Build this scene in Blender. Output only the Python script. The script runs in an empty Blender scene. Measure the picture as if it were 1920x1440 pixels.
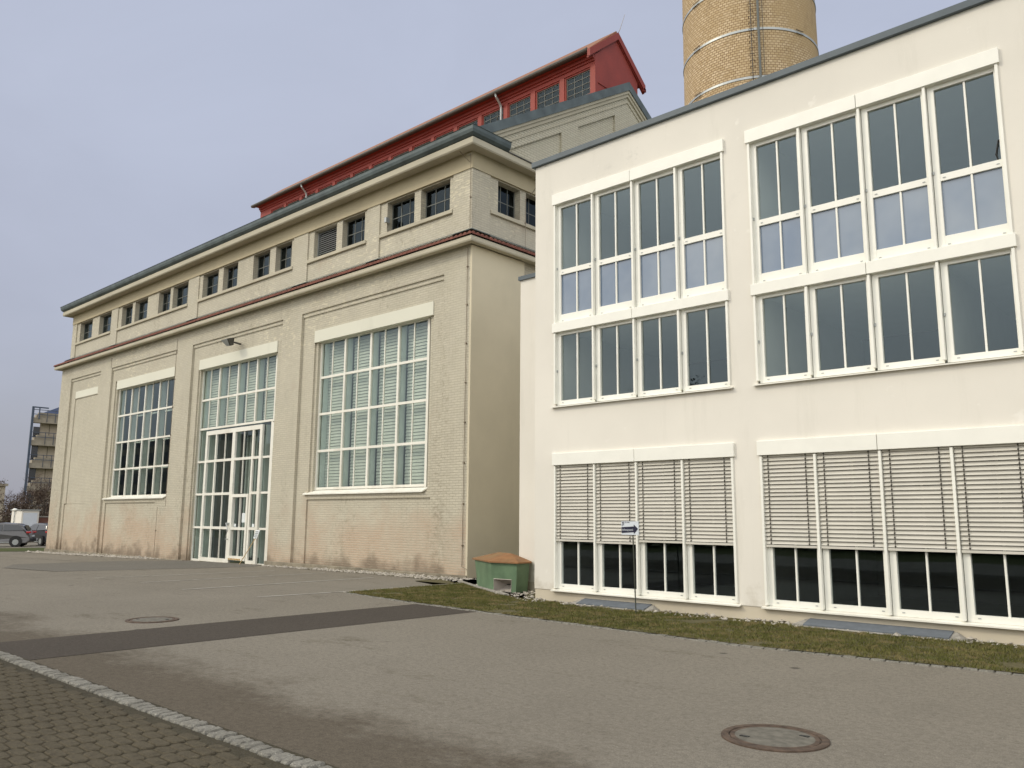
import bpy, bmesh, math, random
from mathutils import Vector, Matrix, noise
random.seed(7)
S = bpy.context.scene
C = S.collection
R_ = math.radians
# ------------------------------------------------------------------ camera
cam_d = bpy.data.cameras.new('camera'); cam = bpy.data.objects.new('camera', cam_d); C.objects.link(cam)
cam_d.sensor_width = 36; cam_d.lens = 1550.85/1920*36; cam_d.clip_end = 3000; cam_d.clip_start = 0.05
yaw, pit, rol = R_(42.6843), R_(9.2318), R_(0.4322)
fw = Vector((-math.sin(yaw)*math.cos(pit), math.cos(yaw)*math.cos(pit), math.sin(pit)))
r0 = Vector((math.cos(yaw), math.sin(yaw), 0)); u0 = r0.cross(fw)
rr = r0*math.cos(rol)+u0*math.sin(rol); uu = u0*math.cos(rol)-r0*math.sin(rol)
M = Matrix((rr, uu, -fw)).transposed().to_4x4(); M.translation = Vector((0, 0, 1.65))
cam.matrix_world = M
S.camera = cam
S.render.resolution_x = 1024; S.render.resolution_y = 768
# ------------------------------------------------------------------ world, sun, exposure
SUN_EL, SUN_AZ = 38.0, 217.0           # azimuth clockwise from +Y: the sun stands behind the camera and to its left
w = bpy.data.worlds.new('World'); S.world = w; w.use_nodes = True
nt = w.node_tree; nt.nodes.clear()
out = nt.nodes.new('ShaderNodeOutputWorld'); bg = nt.nodes.new('ShaderNodeBackground')
sky = nt.nodes.new('ShaderNodeTexSky'); sky.sky_type = 'NISHITA'; sky.sun_disc = False
sky.sun_elevation = R_(SUN_EL); sky.sun_rotation = R_(SUN_AZ); sky.air_density = 1.2; sky.dust_density = 3.0; sky.ozone_density = 2.0
tc = nt.nodes.new('ShaderNodeTexCoord'); sp = nt.nodes.new('ShaderNodeSeparateXYZ')
nt.links.new(tc.outputs['Generated'], sp.inputs[0])
ramp = nt.nodes.new('ShaderNodeValToRGB')       # thin winter haze: greyer and duller near the horizon, lavender above
e = ramp.color_ramp.elements
e[0].position = 0.0; e[0].color = (3.7, 3.75, 4.3, 1)
e[1].position = 0.62; e[1].color = (5.35, 5.8, 7.2, 1)
m_ = e.new(0.22); m_.color = (4.75, 5.0, 6.1, 1)
m_ = e.new(0.40); m_.color = (5.35, 5.72, 7.0, 1)
nz = nt.nodes.new('ShaderNodeTexNoise'); nz.inputs['Scale'].default_value = 1.6; nz.inputs['Detail'].default_value = 4
nt.links.new(tc.outputs['Generated'], nz.inputs['Vector'])
mm = nt.nodes.new('ShaderNodeMapRange'); mm.inputs[1].default_value = .3; mm.inputs[2].default_value = .7; mm.inputs[3].default_value = -.09; mm.inputs[4].default_value = .09
nt.links.new(nz.outputs['Fac'], mm.inputs[0])
ad = nt.nodes.new('ShaderNodeMath'); ad.operation = 'ADD'
nt.links.new(sp.outputs['Z'], ad.inputs[0]); nt.links.new(mm.outputs[0], ad.inputs[1]); nt.links.new(ad.outputs[0], ramp.inputs[0])
mx = nt.nodes.new('ShaderNodeMix'); mx.data_type = 'RGBA'; mx.inputs[0].default_value = 0.85
n3 = nt.nodes.new('ShaderNodeTexNoise'); n3.inputs['Scale'].default_value = 2.6; n3.inputs['Detail'].default_value = 6; n3.inputs['Roughness'].default_value = .6; n3.inputs['Distortion'].default_value = .6
mp3 = nt.nodes.new('ShaderNodeMapping'); mp3.inputs['Scale'].default_value = (1, 1, 2.2); nt.links.new(tc.outputs['Generated'], mp3.inputs[0]); nt.links.new(mp3.outputs[0], n3.inputs['Vector'])
m3 = nt.nodes.new('ShaderNodeMapRange'); m3.inputs[1].default_value = .3; m3.inputs[2].default_value = .7; m3.inputs[3].default_value = .965; m3.inputs[4].default_value = 1.045; nt.links.new(n3.outputs['Fac'], m3.inputs[0])
sc3 = nt.nodes.new('ShaderNodeVectorMath'); sc3.operation = 'SCALE'; nt.links.new(ramp.outputs[0], sc3.inputs[0]); nt.links.new(m3.outputs[0], sc3.inputs['Scale'])
nt.links.new(sky.outputs[0], mx.inputs[6]); nt.links.new(sc3.outputs[0], mx.inputs[7])
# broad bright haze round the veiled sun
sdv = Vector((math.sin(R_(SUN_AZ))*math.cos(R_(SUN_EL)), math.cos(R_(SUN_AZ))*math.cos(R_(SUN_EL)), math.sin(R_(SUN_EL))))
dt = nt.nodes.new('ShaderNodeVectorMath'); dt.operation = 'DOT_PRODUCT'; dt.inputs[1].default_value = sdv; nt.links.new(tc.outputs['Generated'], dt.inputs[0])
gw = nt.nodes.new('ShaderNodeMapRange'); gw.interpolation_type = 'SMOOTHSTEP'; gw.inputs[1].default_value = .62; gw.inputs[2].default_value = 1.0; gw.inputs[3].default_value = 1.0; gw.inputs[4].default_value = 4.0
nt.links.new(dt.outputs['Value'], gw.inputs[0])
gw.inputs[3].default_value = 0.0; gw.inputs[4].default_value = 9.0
# added fill: hazy sky behind and right of the camera brightened to light end walls
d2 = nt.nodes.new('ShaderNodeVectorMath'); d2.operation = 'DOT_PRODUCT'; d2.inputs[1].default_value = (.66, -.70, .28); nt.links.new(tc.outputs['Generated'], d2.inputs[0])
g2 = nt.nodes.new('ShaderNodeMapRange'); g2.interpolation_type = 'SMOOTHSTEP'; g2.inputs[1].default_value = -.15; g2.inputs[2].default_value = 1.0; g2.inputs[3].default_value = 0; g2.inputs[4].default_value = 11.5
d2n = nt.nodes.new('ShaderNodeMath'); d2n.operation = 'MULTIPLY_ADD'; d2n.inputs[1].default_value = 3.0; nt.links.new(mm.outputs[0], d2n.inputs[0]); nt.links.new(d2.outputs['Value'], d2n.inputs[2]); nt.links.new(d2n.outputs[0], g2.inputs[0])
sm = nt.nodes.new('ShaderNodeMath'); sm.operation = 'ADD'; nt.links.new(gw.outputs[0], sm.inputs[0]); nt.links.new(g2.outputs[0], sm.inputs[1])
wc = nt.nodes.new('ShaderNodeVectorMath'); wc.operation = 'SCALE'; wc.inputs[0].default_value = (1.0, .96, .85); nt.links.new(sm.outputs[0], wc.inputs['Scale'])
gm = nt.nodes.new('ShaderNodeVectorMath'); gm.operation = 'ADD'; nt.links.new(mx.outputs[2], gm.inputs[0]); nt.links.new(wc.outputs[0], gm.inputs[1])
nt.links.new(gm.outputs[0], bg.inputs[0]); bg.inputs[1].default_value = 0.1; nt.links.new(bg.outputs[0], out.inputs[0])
sd = bpy.data.lights.new('sun', 'SUN'); sd.energy = 1.05; sd.angle = R_(9.0); sd.color = (1.0, .90, .70)
so = bpy.data.objects.new('sun', sd); C.objects.link(so)
a = R_(SUN_AZ); sdir = Vector((math.sin(a)*math.cos(R_(SUN_EL)), math.cos(a)*math.cos(R_(SUN_EL)), math.sin(R_(SUN_EL))))
so.rotation_euler = (-sdir).to_track_quat('-Z', 'Y').to_euler(); so.location = sdir*60
S.view_settings.view_transform = 'Standard'; S.view_settings.look = 'None'; S.view_settings.exposure = 0.0; S.view_settings.gamma = 1
S.render.engine = 'CYCLES'
S.cycles.transparent_max_bounces = 16

# ------------------------------------------------------------------ node helpers
class NM:
    def __init__(s, name, rough=.8, spec=.3):
        s.m = bpy.data.materials.new(name); s.m.use_nodes = True; s.t = s.m.node_tree; s.n = s.t.nodes
        s.b = s.n['Principled BSDF']; s.o = s.n['Material Output']
        s.b.inputs['Roughness'].default_value = rough; s.b.inputs['Specular IOR Level'].default_value = spec
        s.g = s.n.new('ShaderNodeNewGeometry'); s.x = s.n.new('ShaderNodeSeparateXYZ'); s.t.links.new(s.g.outputs['Position'], s.x.inputs[0])
    def link(s, a, b): s.t.links.new(a, b)
    def math(s, op, a, b=None, c=None):
        n = s.n.new('ShaderNodeMath'); n.operation = op
        for i, v in enumerate((a, b, c)):
            if v is None: continue
            if isinstance(v, (int, float)): n.inputs[i].default_value = v
            else: s.link(v, n.inputs[i])
        return n.outputs[0]
    def vec(s, a, b, c):
        n = s.n.new('ShaderNodeCombineXYZ')
        for i, v in enumerate((a, b, c)):
            if isinstance(v, (int, float)): n.inputs[i].default_value = v
            else: s.link(v, n.inputs[i])
        return n.outputs[0]
    def noise(s, scale, detail=4, vec=None, rough=.55, stretch=None):
        n = s.n.new('ShaderNodeTexNoise'); n.inputs['Scale'].default_value = scale; n.inputs['Detail'].default_value = detail
        n.inputs['Roughness'].default_value = rough
        v = vec or s.g.outputs['Position']
        if stretch:
            mp = s.n.new('ShaderNodeMapping'); mp.inputs['Scale'].default_value = stretch; s.link(v, mp.inputs[0]); v = mp.outputs[0]
        s.link(v, n.inputs['Vector']); return n.outputs['Fac']
    def rng(s, v, a, b, c=0., d=1.):
        n = s.n.new('ShaderNodeMapRange'); s.link(v, n.inputs[0])
        for i, q in enumerate((a, b, c, d)): n.inputs[i+1].default_value = q
        return n.outputs[0]
    def mix(s, f, a, b, mode='MIX'):
        n = s.n.new('ShaderNodeMix'); n.data_type = 'RGBA'; n.blend_type = mode
        for i, v in ((0, f), (6, a), (7, b)):
            if isinstance(v, (int, float)): n.inputs[i].default_value = v
            elif isinstance(v, tuple): n.inputs[i].default_value = (*v, 1) if len(v) == 3 else v
            else: s.link(v, n.inputs[i])
        return n.outputs[2]
    def col(s, c):
        if isinstance(c, tuple): s.b.inputs['Base Color'].default_value = (*c, 1)
        else: s.link(c, s.b.inputs['Base Color'])
    def bump(s, h, strength=.3, dist=.01):
        n = s.n.new('ShaderNodeBump'); n.inputs['Strength'].default_value = strength; n.inputs['Distance'].default_value = dist
        s.link(h, n.inputs['Height']); s.link(n.outputs[0], s.b.inputs['Normal'])

def simple(name, c, rough=.6, metal=0., spec=.4, var=.12, scale=3., dirt=None):
    k = NM(name, rough, spec); k.b.inputs['Metallic'].default_value = metal
    f = k.rng(k.noise(scale, 5), .3, .7, 0, 1)
    lo = tuple(v*(1-var) for v in c); hi = tuple(min(1, v*(1+var)) for v in c)
    cc = k.mix(f, lo, hi)
    if dirt:
        d = k.rng(k.noise(1.3, 7, stretch=(1, 1, .35)), .52, .72, 0, .6)
        cc = k.mix(d, cc, dirt)
    k.col(cc); return k.m

def brick(name, c1, c2, mort, bw=.25, bh=.075, m=.01, bump=.5, stains_glints=None, soft=.5):
    k = NM(name, .75, .35)
    u = k.math('ADD', k.x.outputs[0], k.x.outputs[1]); v = k.vec(u, k.x.outputs[2], 0)
    t = k.n.new('ShaderNodeTexBrick'); k.link(v, t.inputs[0])
    t.inputs['Scale'].default_value = 1; t.inputs['Brick Width'].default_value = bw; t.inputs['Row Height'].default_value = bh
    t.inputs['Mortar Size'].default_value = m; t.inputs['Mortar Smooth'].default_value = .4
    t.inputs['Color1'].default_value = (*c1, 1); t.inputs['Color2'].default_value = (*c2, 1); t.inputs['Mortar'].default_value = (*mort, 1)
    col = t.outputs['Color']
    # glazing patches: some areas where the single bricks show, others where paint has levelled them
    patch = k.rng(k.noise(.35, 6), .40, .62, 0, 1)
    flat = tuple((a+b)/2 for a, b in zip(c1, c2))
    col = k.mix(k.math('MULTIPLY', patch, soft), col, flat)
    col = k.mix(k.rng(k.noise(1.1, 6, rough=.65), .42, .75, 0, .55), col, tuple(q*.82 for q in flat))
    if stains_glints: col = stains_glints(k, col, t)
    # short dark dirt flecks
    fl = k.rng(k.noise(9, 4, stretch=(1, 1, 1.6)), .66, .74, 0, .35)
    fl2 = k.math('MULTIPLY', fl, k.rng(k.noise(.5, 3), .5, .6, 0, 1))
    col = k.mix(fl2, col, tuple(q*.35 for q in flat))
    k.col(col)
    k.link(k.rng(k.noise(5, 3), .3, .7, .45, .85), k.b.inputs['Roughness'])
    h = k.math('SUBTRACT', k.noise(30, 2), k.math('MULTIPLY', t.outputs['Fac'], 1.2))
    k.bump(h, bump, .012)
    return k.m

def pale_stains_glints(k, col, t):
    z = k.x.outputs[2]
    base = k.math('SUBTRACT', 1.0, k.rng(z, 0.1, 3.0, 0, 1))
    n = k.noise(.55, 6, rough=.6)
    f = k.rng(k.math('ADD', k.math('MULTIPLY', base, .42), n),   .62, .88, 0, .6)
    col = k.mix(f, col, k.mix(t.outputs['Fac'], (.46, .30, .20), (.50, .44, .33)))
    damp = k.rng(k.math('ADD', k.math('MULTIPLY', k.math('SUBTRACT', 1., k.rng(z, -.2, .9, 0, 1)), .5), k.noise(1.5, 5)), .72, .98, 0, .75)
    col = k.mix(damp, col, (.17, .13, .09))
    glint = k.math('MULTIPLY', k.rng(k.noise(1.0, 3, stretch=(4, 4, 13)), .56, .62, 0, .5), k.rng(k.noise(.28, 3), .45, .55, 0, 1))  # painted glints: light catching single bricks, put into the colour, stronger high up
    glint = k.math('MULTIPLY', glint, k.rng(z, 7.0, 8.3, .15, 1))
    col = k.mix(glint, col, (.74, .68, .50))
    mot = k.math('MULTIPLY', k.rng(k.noise(7, 6, rough=.75, stretch=(1, 1, .8)), .50, .66, 0, .55), k.rng(k.noise(.45, 4, stretch=(1.6, 1.6, .35)), .50, .62, 0, 1))
    pier = k.math('MULTIPLY', k.rng(k.math('ABSOLUTE', k.math('ADD', k.x.outputs[0], 17.95)), .15, .8, 1, 0), k.rng(z, 2.0, 7.0, 1, .35))
    far_ = k.rng(k.math('ABSOLUTE', k.math('ADD', k.x.outputs[0], 48.1)), .3, .9, 1, 0)
    pier = k.math('MAXIMUM', pier, k.math('MULTIPLY', far_, k.rng(z, 2.0, 9.0, 1, .6)))
    mot2 = k.math('MULTIPLY', k.rng(k.noise(6, 6, rough=.75, stretch=(1, 1, 1.6)), .46, .66, 0, .65), pier)
    col = k.mix(k.math('MAXIMUM', mot, mot2), col, (.25, .215, .15))
    streak = k.rng(k.noise(2.0, 5, stretch=(1.3, 1.3, .16)), .60, .78, 0, .28)
    return k.mix(streak, col, (.30, .27, .20))

MT = {}
MT['brick'] = brick('pale_brick', (.545, .505, .395), (.495, .458, .36), (.385, .35, .265), stains_glints=pale_stains_glints)
MT['brick_gable'] = brick('gable_brick', (.56, .53, .41), (.52, .48, .37), (.33, .30, .22), bh=.09, bw=.3, m=.012, soft=.3)
def stucco(name, c, warm=None, dark=.86, speck=True):
    k = NM(name, .85, .2)
    col = k.mix(k.rng(k.noise(.5, 6), .35, .7), c, tuple(v*dark for v in c))
    if speck: col = k.mix(k.rng(k.noise(2.4, 3), .70, .76, 0, .35), col, tuple(min(1, v*1.1) for v in c))
    col = k.mix(k.rng(k.noise(1.2, 6, stretch=(1, 1, .25)), .60, .82, 0, .35), col, tuple(v*.72 for v in c))
    k.col(col); k.bump(k.noise(60, 3), .25, .004); return k.m
def white_render(name, c):
    k = NM(name, .85, .2); z = k.x.outputs[2]
    col = k.mix(k.rng(k.noise(.5, 6), .35, .7), c, tuple(v*.93 for v in c))
    col = k.mix(k.rng(k.noise(2.6, 3), .69, .75, 0, .5), col, (.86, .83, .76))
    col = k.mix(k.rng(k.noise(1.5, 7, rough=.7, stretch=(1.2, 1.2, .14)), .56, .76, 0, .32), col, (.52, .50, .42))
    smu = k.math('MULTIPLY', k.rng(k.noise(3.5, 7, rough=.75), .52, .70, 0, .55), k.rng(k.noise(.55, 3), .56, .66, 0, 1))
    col = k.mix(k.math('MULTIPLY', smu, k.rng(z, 7.8, 8.8, .25, 1)), col, (.42, .42, .38))
    spl = k.rng(k.math('ADD', k.math('MULTIPLY', k.math('SUBTRACT', 1., k.rng(z, .1, .9, 0, 1)), .5), k.noise(2.2, 7, rough=.7)), .78, 1.05, 0, .6)
    col = k.mix(spl, col, (.45, .40, .30))
    k.col(col); k.bump(k.math('ADD', k.noise(60, 3), k.noise(.9, 3)), .25, .006); return k.m
MT['white_wall'] = white_render('white_render', (.76, .725, .645))
MT['plinth'] = stucco('plinth_render', (.60, .535, .415), dark=.84)
MT['plaster'] = stucco('beige_plaster', (.66, .595, .44), dark=.88, speck=False)
MT['stone'] = stucco('cornice_stone', (.52, .48, .37), dark=.82, speck=False)
MT['frieze'] = stucco('frieze_render', (.47, .41, .28), dark=.85, speck=False)
MT['lintel'] = stucco('lintel_paint', (.70, .69, .58), dark=.96, speck=False)
MT['white_metal'] = simple('white_coated_metal', (.83, .82, .74), .35, var=.03, spec=.5)
MT['frame'] = simple('white_frame_paint', (.79, .77, .68), .4, var=.05, dirt=(.62, .58, .48))
MT['zinc'] = simple('grey_zinc', (.105, .130, .130), .5, metal=.25, var=.25, scale=2.2)
MT['coping'] = simple('blue_grey_coping', (.085, .108, .122), .5, var=.1)
MT['tile'] = simple('red_tile', (.17, .058, .038), .75, var=.35, scale=6)
MT['roof_tile'] = simple('brown_red_roof_tile', (.26, .12, .065), .75, var=.3, scale=5)
MT['red'] = simple('red_cladding', (.27, .042, .029), .6, var=.12, scale=1.5, dirt=(.24, .045, .036))
MT['dark_frame'] = simple('dark_steel_frame', (.08, .075, .065), .6)
MT['muntin'] = simple('grey_muntin', (.16, .165, .145), .6)
MT['fin'] = simple('pale_green_fin', (.56, .63, .57), .5, var=.05)
MT['inside'] = simple('interior_wall', (.30, .31, .30), .8, var=.06)
MT['inside_dark'] = simple('interior_dark', (.06, .06, .055), .8)  # dark base colour stands in for the shade of unlit interiors
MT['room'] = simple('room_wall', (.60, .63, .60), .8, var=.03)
MT['room_dark'] = simple('room_back', (.10, .11, .12), .8, var=.1)  # dim depth of the rooms put into the back and floor colour
MT['blind'] = simple('beige_blind_slat', (.57, .545, .475), .5, var=.05)
MT['blind_in'] = simple('inner_blind_slat', (.50, .53, .46), .5, var=.06)
MT['cord'] = simple('dark_cord', (.05, .045, .035), .8)
MT['black'] = simple('black_plastic', (.02, .02, .02), .5)
MT['wire'] = simple('conductor_wire', (.24, .20, .15), .5, metal=.5)
MT['duct'] = simple('dark_grey_duct', (.13, .14, .13), .5)
MT['galv'] = simple('galvanised_steel', (.40, .42, .41), .4, metal=.4)
MT['rust'] = simple('rusty_iron', (.085, .058, .040), .8, var=.45, scale=12)
MT['concrete'] = simple('concrete', (.30, .28, .24), .9, var=.25, scale=14)
MT['footing'] = simple('weathered_footing', (.24, .21, .155), .9, var=.35, scale=2.5, dirt=(.11, .09, .06))
MT['infill'] = simple('worn_infill', (.135, .125, .10), .9, var=.3, scale=14)
MT['slab'] = simple('blue_grey_slab', (.125, .14, .155), .8, var=.12, scale=8)
MT['grit_stone'] = simple('grit_stone', (.36, .33, .28), .9, var=.5, scale=11)
MT['lid'] = simple('orange_rust_lid', (.25, .125, .052), .7, var=.22, scale=4, dirt=(.24, .17, .08))
MT['bin'] = simple('weathered_green', (.125, .20, .115), .55, var=.22, scale=3, dirt=(.17, .24, .14))
MT['binrim'] = simple('bin_grey_lining', (.42, .38, .33), .7)
MT['paper'] = simple('paper', (.70, .74, .74), .8, var=.03)
MT['wood'] = simple('pale_wood', (.52, .38, .19), .7)
MT['brass'] = simple('brass_brush', (.45, .28, .09), .5)
MT['navy'] = simple('navy_print', (.012, .013, .035), .5)
MT['signwhite'] = simple('sign_white', (.62, .66, .70), .5, var=.04)
MT['pole'] = simple('dark_green_pole', (.05, .055, .04), .6)

def glass(name, tint=(.88, .91, .88), refl=1.0, rough=0.0, f0=.085):
    m = bpy.data.materials.new(name); m.use_nodes = True; t = m.node_tree; n = t.nodes; n.clear()
    o = n.new('ShaderNodeOutputMaterial'); mx = n.new('ShaderNodeMixShader'); tr = n.new('ShaderNodeBsdfTransparent'); gl = n.new('ShaderNodeBsdfGlossy')
    tr.inputs[0].default_value = (*tint, 1); gl.inputs[0].default_value = (refl*.72, refl*.90, refl, 1); gl.inputs['Roughness'].default_value = rough
    # slight waviness of real panes
    nz = n.new('ShaderNodeTexNoise'); nz.inputs['Scale'].default_value = .9; nz.inputs['Detail'].default_value = 1
    g = n.new('ShaderNodeNewGeometry'); t.links.new(g.outputs['Position'], nz.inputs[0])
    b = n.new('ShaderNodeBump'); b.inputs['Strength'].default_value = .12; b.inputs['Distance'].default_value = .012
    t.links.new(nz.outputs['Fac'], b.inputs['Height']); t.links.new(b.outputs[0], gl.inputs['Normal'])
    # Schlick reflectance of a coated double pane, the same from both sides
    dp = n.new('ShaderNodeVectorMath'); dp.operation = 'DOT_PRODUCT'; t.links.new(g.outputs['Incoming'], dp.inputs[0]); t.links.new(g.outputs['Normal'], dp.inputs[1])
    def mth(op, a, b=None):
        q = n.new('ShaderNodeMath'); q.operation = op
        for i, v in enumerate((a, b)):
            if v is None: continue
            if isinstance(v, (int, float)): q.inputs[i].default_value = v
            else: t.links.new(v, q.inputs[i])
        return q.outputs[0]
    sch = mth('ADD', mth('MULTIPLY', mth('POWER', mth('SUBTRACT', 1.0, mth('ABSOLUTE', dp.outputs['Value'])), 5.0), 1-f0), f0)
    t.links.new(sch, mx.inputs[0]); t.links.new(tr.outputs[0], mx.inputs[1]); t.links.new(gl.outputs[0], mx.inputs[2]); t.links.new(mx.outputs[0], o.inputs[0])
    return m
MT['glass'] = glass('window_glass')
MT['glass_dark'] = glass('old_window_glass', (.35, .38, .40), f0=.03)
k = NM('spandrel_glass', .22, .9); k.col(k.mix(k.rng(k.noise(.8, 3), .3, .7), (.075, .13, .215), (.185, .235, .295))); k.b.inputs['Coat Weight'].default_value = .6
k.b.inputs['Coat Roughness'].default_value = .03; MT['spandrel'] = k.m

# ground materials
def ground_mat(name, lo, hi, fine=(.10, .09, .08), stain=None, sc=1.):
    k = NM(name, .95, .15)
    c = k.mix(k.rng(k.noise(.25*sc, 6, rough=.6), .3, .7), lo, hi)
    c = k.mix(k.rng(k.noise(1.7*sc, 8, rough=.75, stretch=(1, .6, 1)), .5, .85, 0, .4), c, tuple(v*.66 for v in lo))
    c = k.mix(k.rng(k.noise(16, 6, rough=.9), .44, .66, 0, .75), c, tuple(v*.5 for v in lo))
    c = k.mix(k.rng(k.noise(28, 3, rough=.9), .60, .72, 0, .6), c, tuple(min(1, v*1.8) for v in hi))
    c = k.mix(k.rng(k.noise(75, 2), .53, .72, 0, .75), c, fine)
    c = k.mix(k.rng(k.noise(110, 2), .62, .76, 0, .8), c, tuple(min(1, v*1.9) for v in hi))
    if stain: c = stain(k, c)
    k.col(c); k.bump(k.noise(90, 3), .8, .006); return k.m
def kerb_stain(k, c):
    y = k.x.outputs[1]; xx = k.x.outputs[0]
    band = k.math('SUBTRACT', 1., k.rng(y, 3.5, 5.6, 0, 1))
    f = k.rng(k.math('ADD', k.math('MULTIPLY', band, .5), k.math('ADD', k.math('MULTIPLY', k.noise(.9, 8, rough=.7, stretch=(.6, 1, 1)), .7), k.math('MULTIPLY', k.noise(7, 5, rough=.7), .3))),   .64, .84, 0, .85)
    f = k.math('MULTIPLY', f, k.rng(y, 3.3, 3.45, 0, 1))
    c = k.mix(f, c, (.47, .43, .385), 'MULTIPLY')
    s = k.rng(k.math('ADD', k.math('MULTIPLY', k.noise(1.0, 8, rough=.75, stretch=(.45, 1.2, 1)), .75), k.math('MULTIPLY', k.noise(9, 5, rough=.7), .25)), .55, .66, 0, .72)
    s = k.math('MULTIPLY', s, k.math('SUBTRACT', 1., k.rng(xx, -5.5, -2.5, 0, 1)))
    c = k.mix(s, c, (.50, .48, .42), 'MULTIPLY')
    # scattered small dark oil spots
    vo = k.n.new('ShaderNodeTexVoronoi'); vo.inputs['Scale'].default_value = .8; k.link(k.g.outputs['Position'], vo.inputs[0])
    return k.mix(k.rng(vo.outputs['Distance'], .03, .06, .8, 0), c, (.05, .045, .04))
MT['asphalt'] = ground_mat('worn_asphalt', (.205, .184, .147), (.248, .224, .180), stain=kerb_stain)
MT['asphalt_new'] = ground_mat('dark_asphalt', (.070, .060, .049), (.084, .072, .058), fine=(.05, .04, .035))
MT['asphalt_patch'] = ground_mat('patched_asphalt', (.16, .15, .125), (.19, .175, .15))
MT['paver'] = ground_mat('dark_paver', (.083, .070, .047), (.106, .090, .061), fine=(.06, .053, .038))
MT['joint'] = ground_mat('joint_dirt', (.05, .043, .028), (.075, .066, .042))
MT['cobble'] = ground_mat('granite_cobble', (.19, .18, .15), (.28, .268, .23), fine=(.13, .12, .11), sc=9.)
MT['soil'] = ground_mat('dry_soil', (.10, .095, .045), (.14, .12, .06))
def grass_mat(name, a, b, c_):
    k = NM(name, .9, .1); col = k.mix(k.rng(k.noise(1.1, 5), .35, .65), a, b); col = k.mix(k.rng(k.noise(3.2, 5), .48, .66), col, c_)
    k.col(col); return k.m
MT['grass'] = grass_mat('winter_grass', (.085, .092, .026), (.135, .128, .042), (.215, .17, .078))
MT['lawn'] = grass_mat('lawn', (.05, .07, .02), (.08, .09, .028), (.10, .09, .04))
k = NM('worn_white_paint', .8, .2)
f = k.rng(k.noise(2.2, 7, rough=.75), .48, .66, 0, .85)
k.col(k.mix(f, (.46, .44, .39), (.20, .18, .145))); MT['line'] = k.m
MT['bark'] = simple('bark', (.055, .045, .036), .9, var=.3, scale=6)
MT['twig'] = simple('twig_brown', (.085, .055, .04), .9, var=.3)
MT['dead_leaf'] = simple('dry_brown_leaf', (.085, .060, .042), .9, var=.4)
MT['evergreen'] = simple('evergreen_leaf', (.022, .035, .014), .8, var=.5, scale=4)

# ------------------------------------------------------------------ mesh helpers
class MB:
    def __init__(s): s.v = []; s.f = []; s.smooth = False
    def add(s, vs, fs):
        o = len(s.v); s.v += [tuple(p) for p in vs]; s.f += [tuple(i+o for i in f) for f in fs]; return s
    def box(s, x0, x1, y0, y1, z0, z1):
        if x1 < x0: x0, x1 = x1, x0
        if y1 < y0: y0, y1 = y1, y0
        if z1 < z0: z0, z1 = z1, z0
        return s.add([(x0,y0,z0),(x1,y0,z0),(x1,y1,z0),(x0,y1,z0),(x0,y0,z1),(x1,y0,z1),(x1,y1,z1),(x0,y1,z1)],
              [(0,3,2,1),(4,5,6,7),(0,1,5,4),(1,2,6,5),(2,3,7,6),(3,0,4,7)])
    def prism(s, pts, d):
        """closed polygon pts (3D) extruded by vector d"""
        n = len(pts); d = Vector(d); top = [Vector(p)+d for p in pts]
        return s.add(list(pts)+top, [tuple(range(n))[::-1], tuple(range(n, 2*n))]+[(i, (i+1) % n, n+(i+1) % n, n+i) for i in range(n)])
    def tube(s, pts, r, seg=8, r2=None, cap=True):
        P = [Vector(p) for p in pts]; n = len(P); rs = [r+(((r2 if r2 is not None else r)-r)*i/max(1, n-1)) for i in range(n)]
        o = len(s.v); prev = None
        for i, p in enumerate(P):
            t = (P[min(i+1, n-1)]-P[max(i-1, 0)]).normalized()
            ref = Vector((0, 0, 1)) if abs(t.z) < .9 else Vector((1, 0, 0))
            a = t.cross(ref).normalized(); b = t.cross(a)
            for k_ in range(seg):
                an = 2*math.pi*k_/seg; s.v.append(tuple(p+(a*math.cos(an)+b*math.sin(an))*rs[i]))
        for i in range(n-1):
            for k_ in range(seg):
                k2 = (k_+1) % seg; s.f.append((o+i*seg+k_, o+i*seg+k2, o+(i+1)*seg+k2, o+(i+1)*seg+k_))
        if cap:
            s.f.append(tuple(o+q for q in range(seg))[::-1]); s.f.append(tuple(o+(n-1)*seg+q for q in range(seg)))
        return s
    def lathe(s, prof, cx, cy, seg=48, a0=0., a1=2*math.pi):
        o = len(s.v); full = abs(a1-a0-2*math.pi) < 1e-6; cols = seg if full else seg+1
        for r, z in prof:
            for i in range(cols):
                an = a0+(a1-a0)*i/seg; s.v.append((cx+r*math.cos(an), cy+r*math.sin(an), z))
        for j in range(len(prof)-1):
            for i in range(seg):
                i2 = (i+1) % cols; s.f.append((o+j*cols+i, o+j*cols+i2, o+(j+1)*cols+i2, o+(j+1)*cols+i))
        return s
    def build(s, name, mat, parent=None, bevel=0., smooth=False):
        me = bpy.data.meshes.new(name); me.from_pydata(s.v, [], s.f); me.materials.append(MT[mat] if isinstance(mat, str) else mat)
        bm = bmesh.new(); bm.from_mesh(me); bmesh.ops.recalc_face_normals(bm, faces=bm.faces); bm.to_mesh(me); bm.free()
        if smooth:
            for p in me.polygons: p.use_smooth = True
        o = bpy.data.objects.new(name, me); C.objects.link(o)
        if parent:
            o.parent = parent
            if parent.type == 'EMPTY': o.matrix_parent_inverse = Matrix.Translation(parent.location).inverted()
        if bevel:
            b = o.modifiers.new('bevel', 'BEVEL'); b.width = bevel; b.segments = 2; b.limit_method = 'ANGLE'
        return o
def tag(o, label=None, cat=None, group=None, kind=None):
    if label: o['label'] = label
    if cat: o['category'] = cat
    if group: o['group'] = group
    if kind: o['kind'] = kind
    return o
def empty(name, loc, label, cat, group=None):
    o = bpy.data.objects.new(name, None); o.location = loc; C.objects.link(o); return tag(o, label, cat, group)
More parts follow.
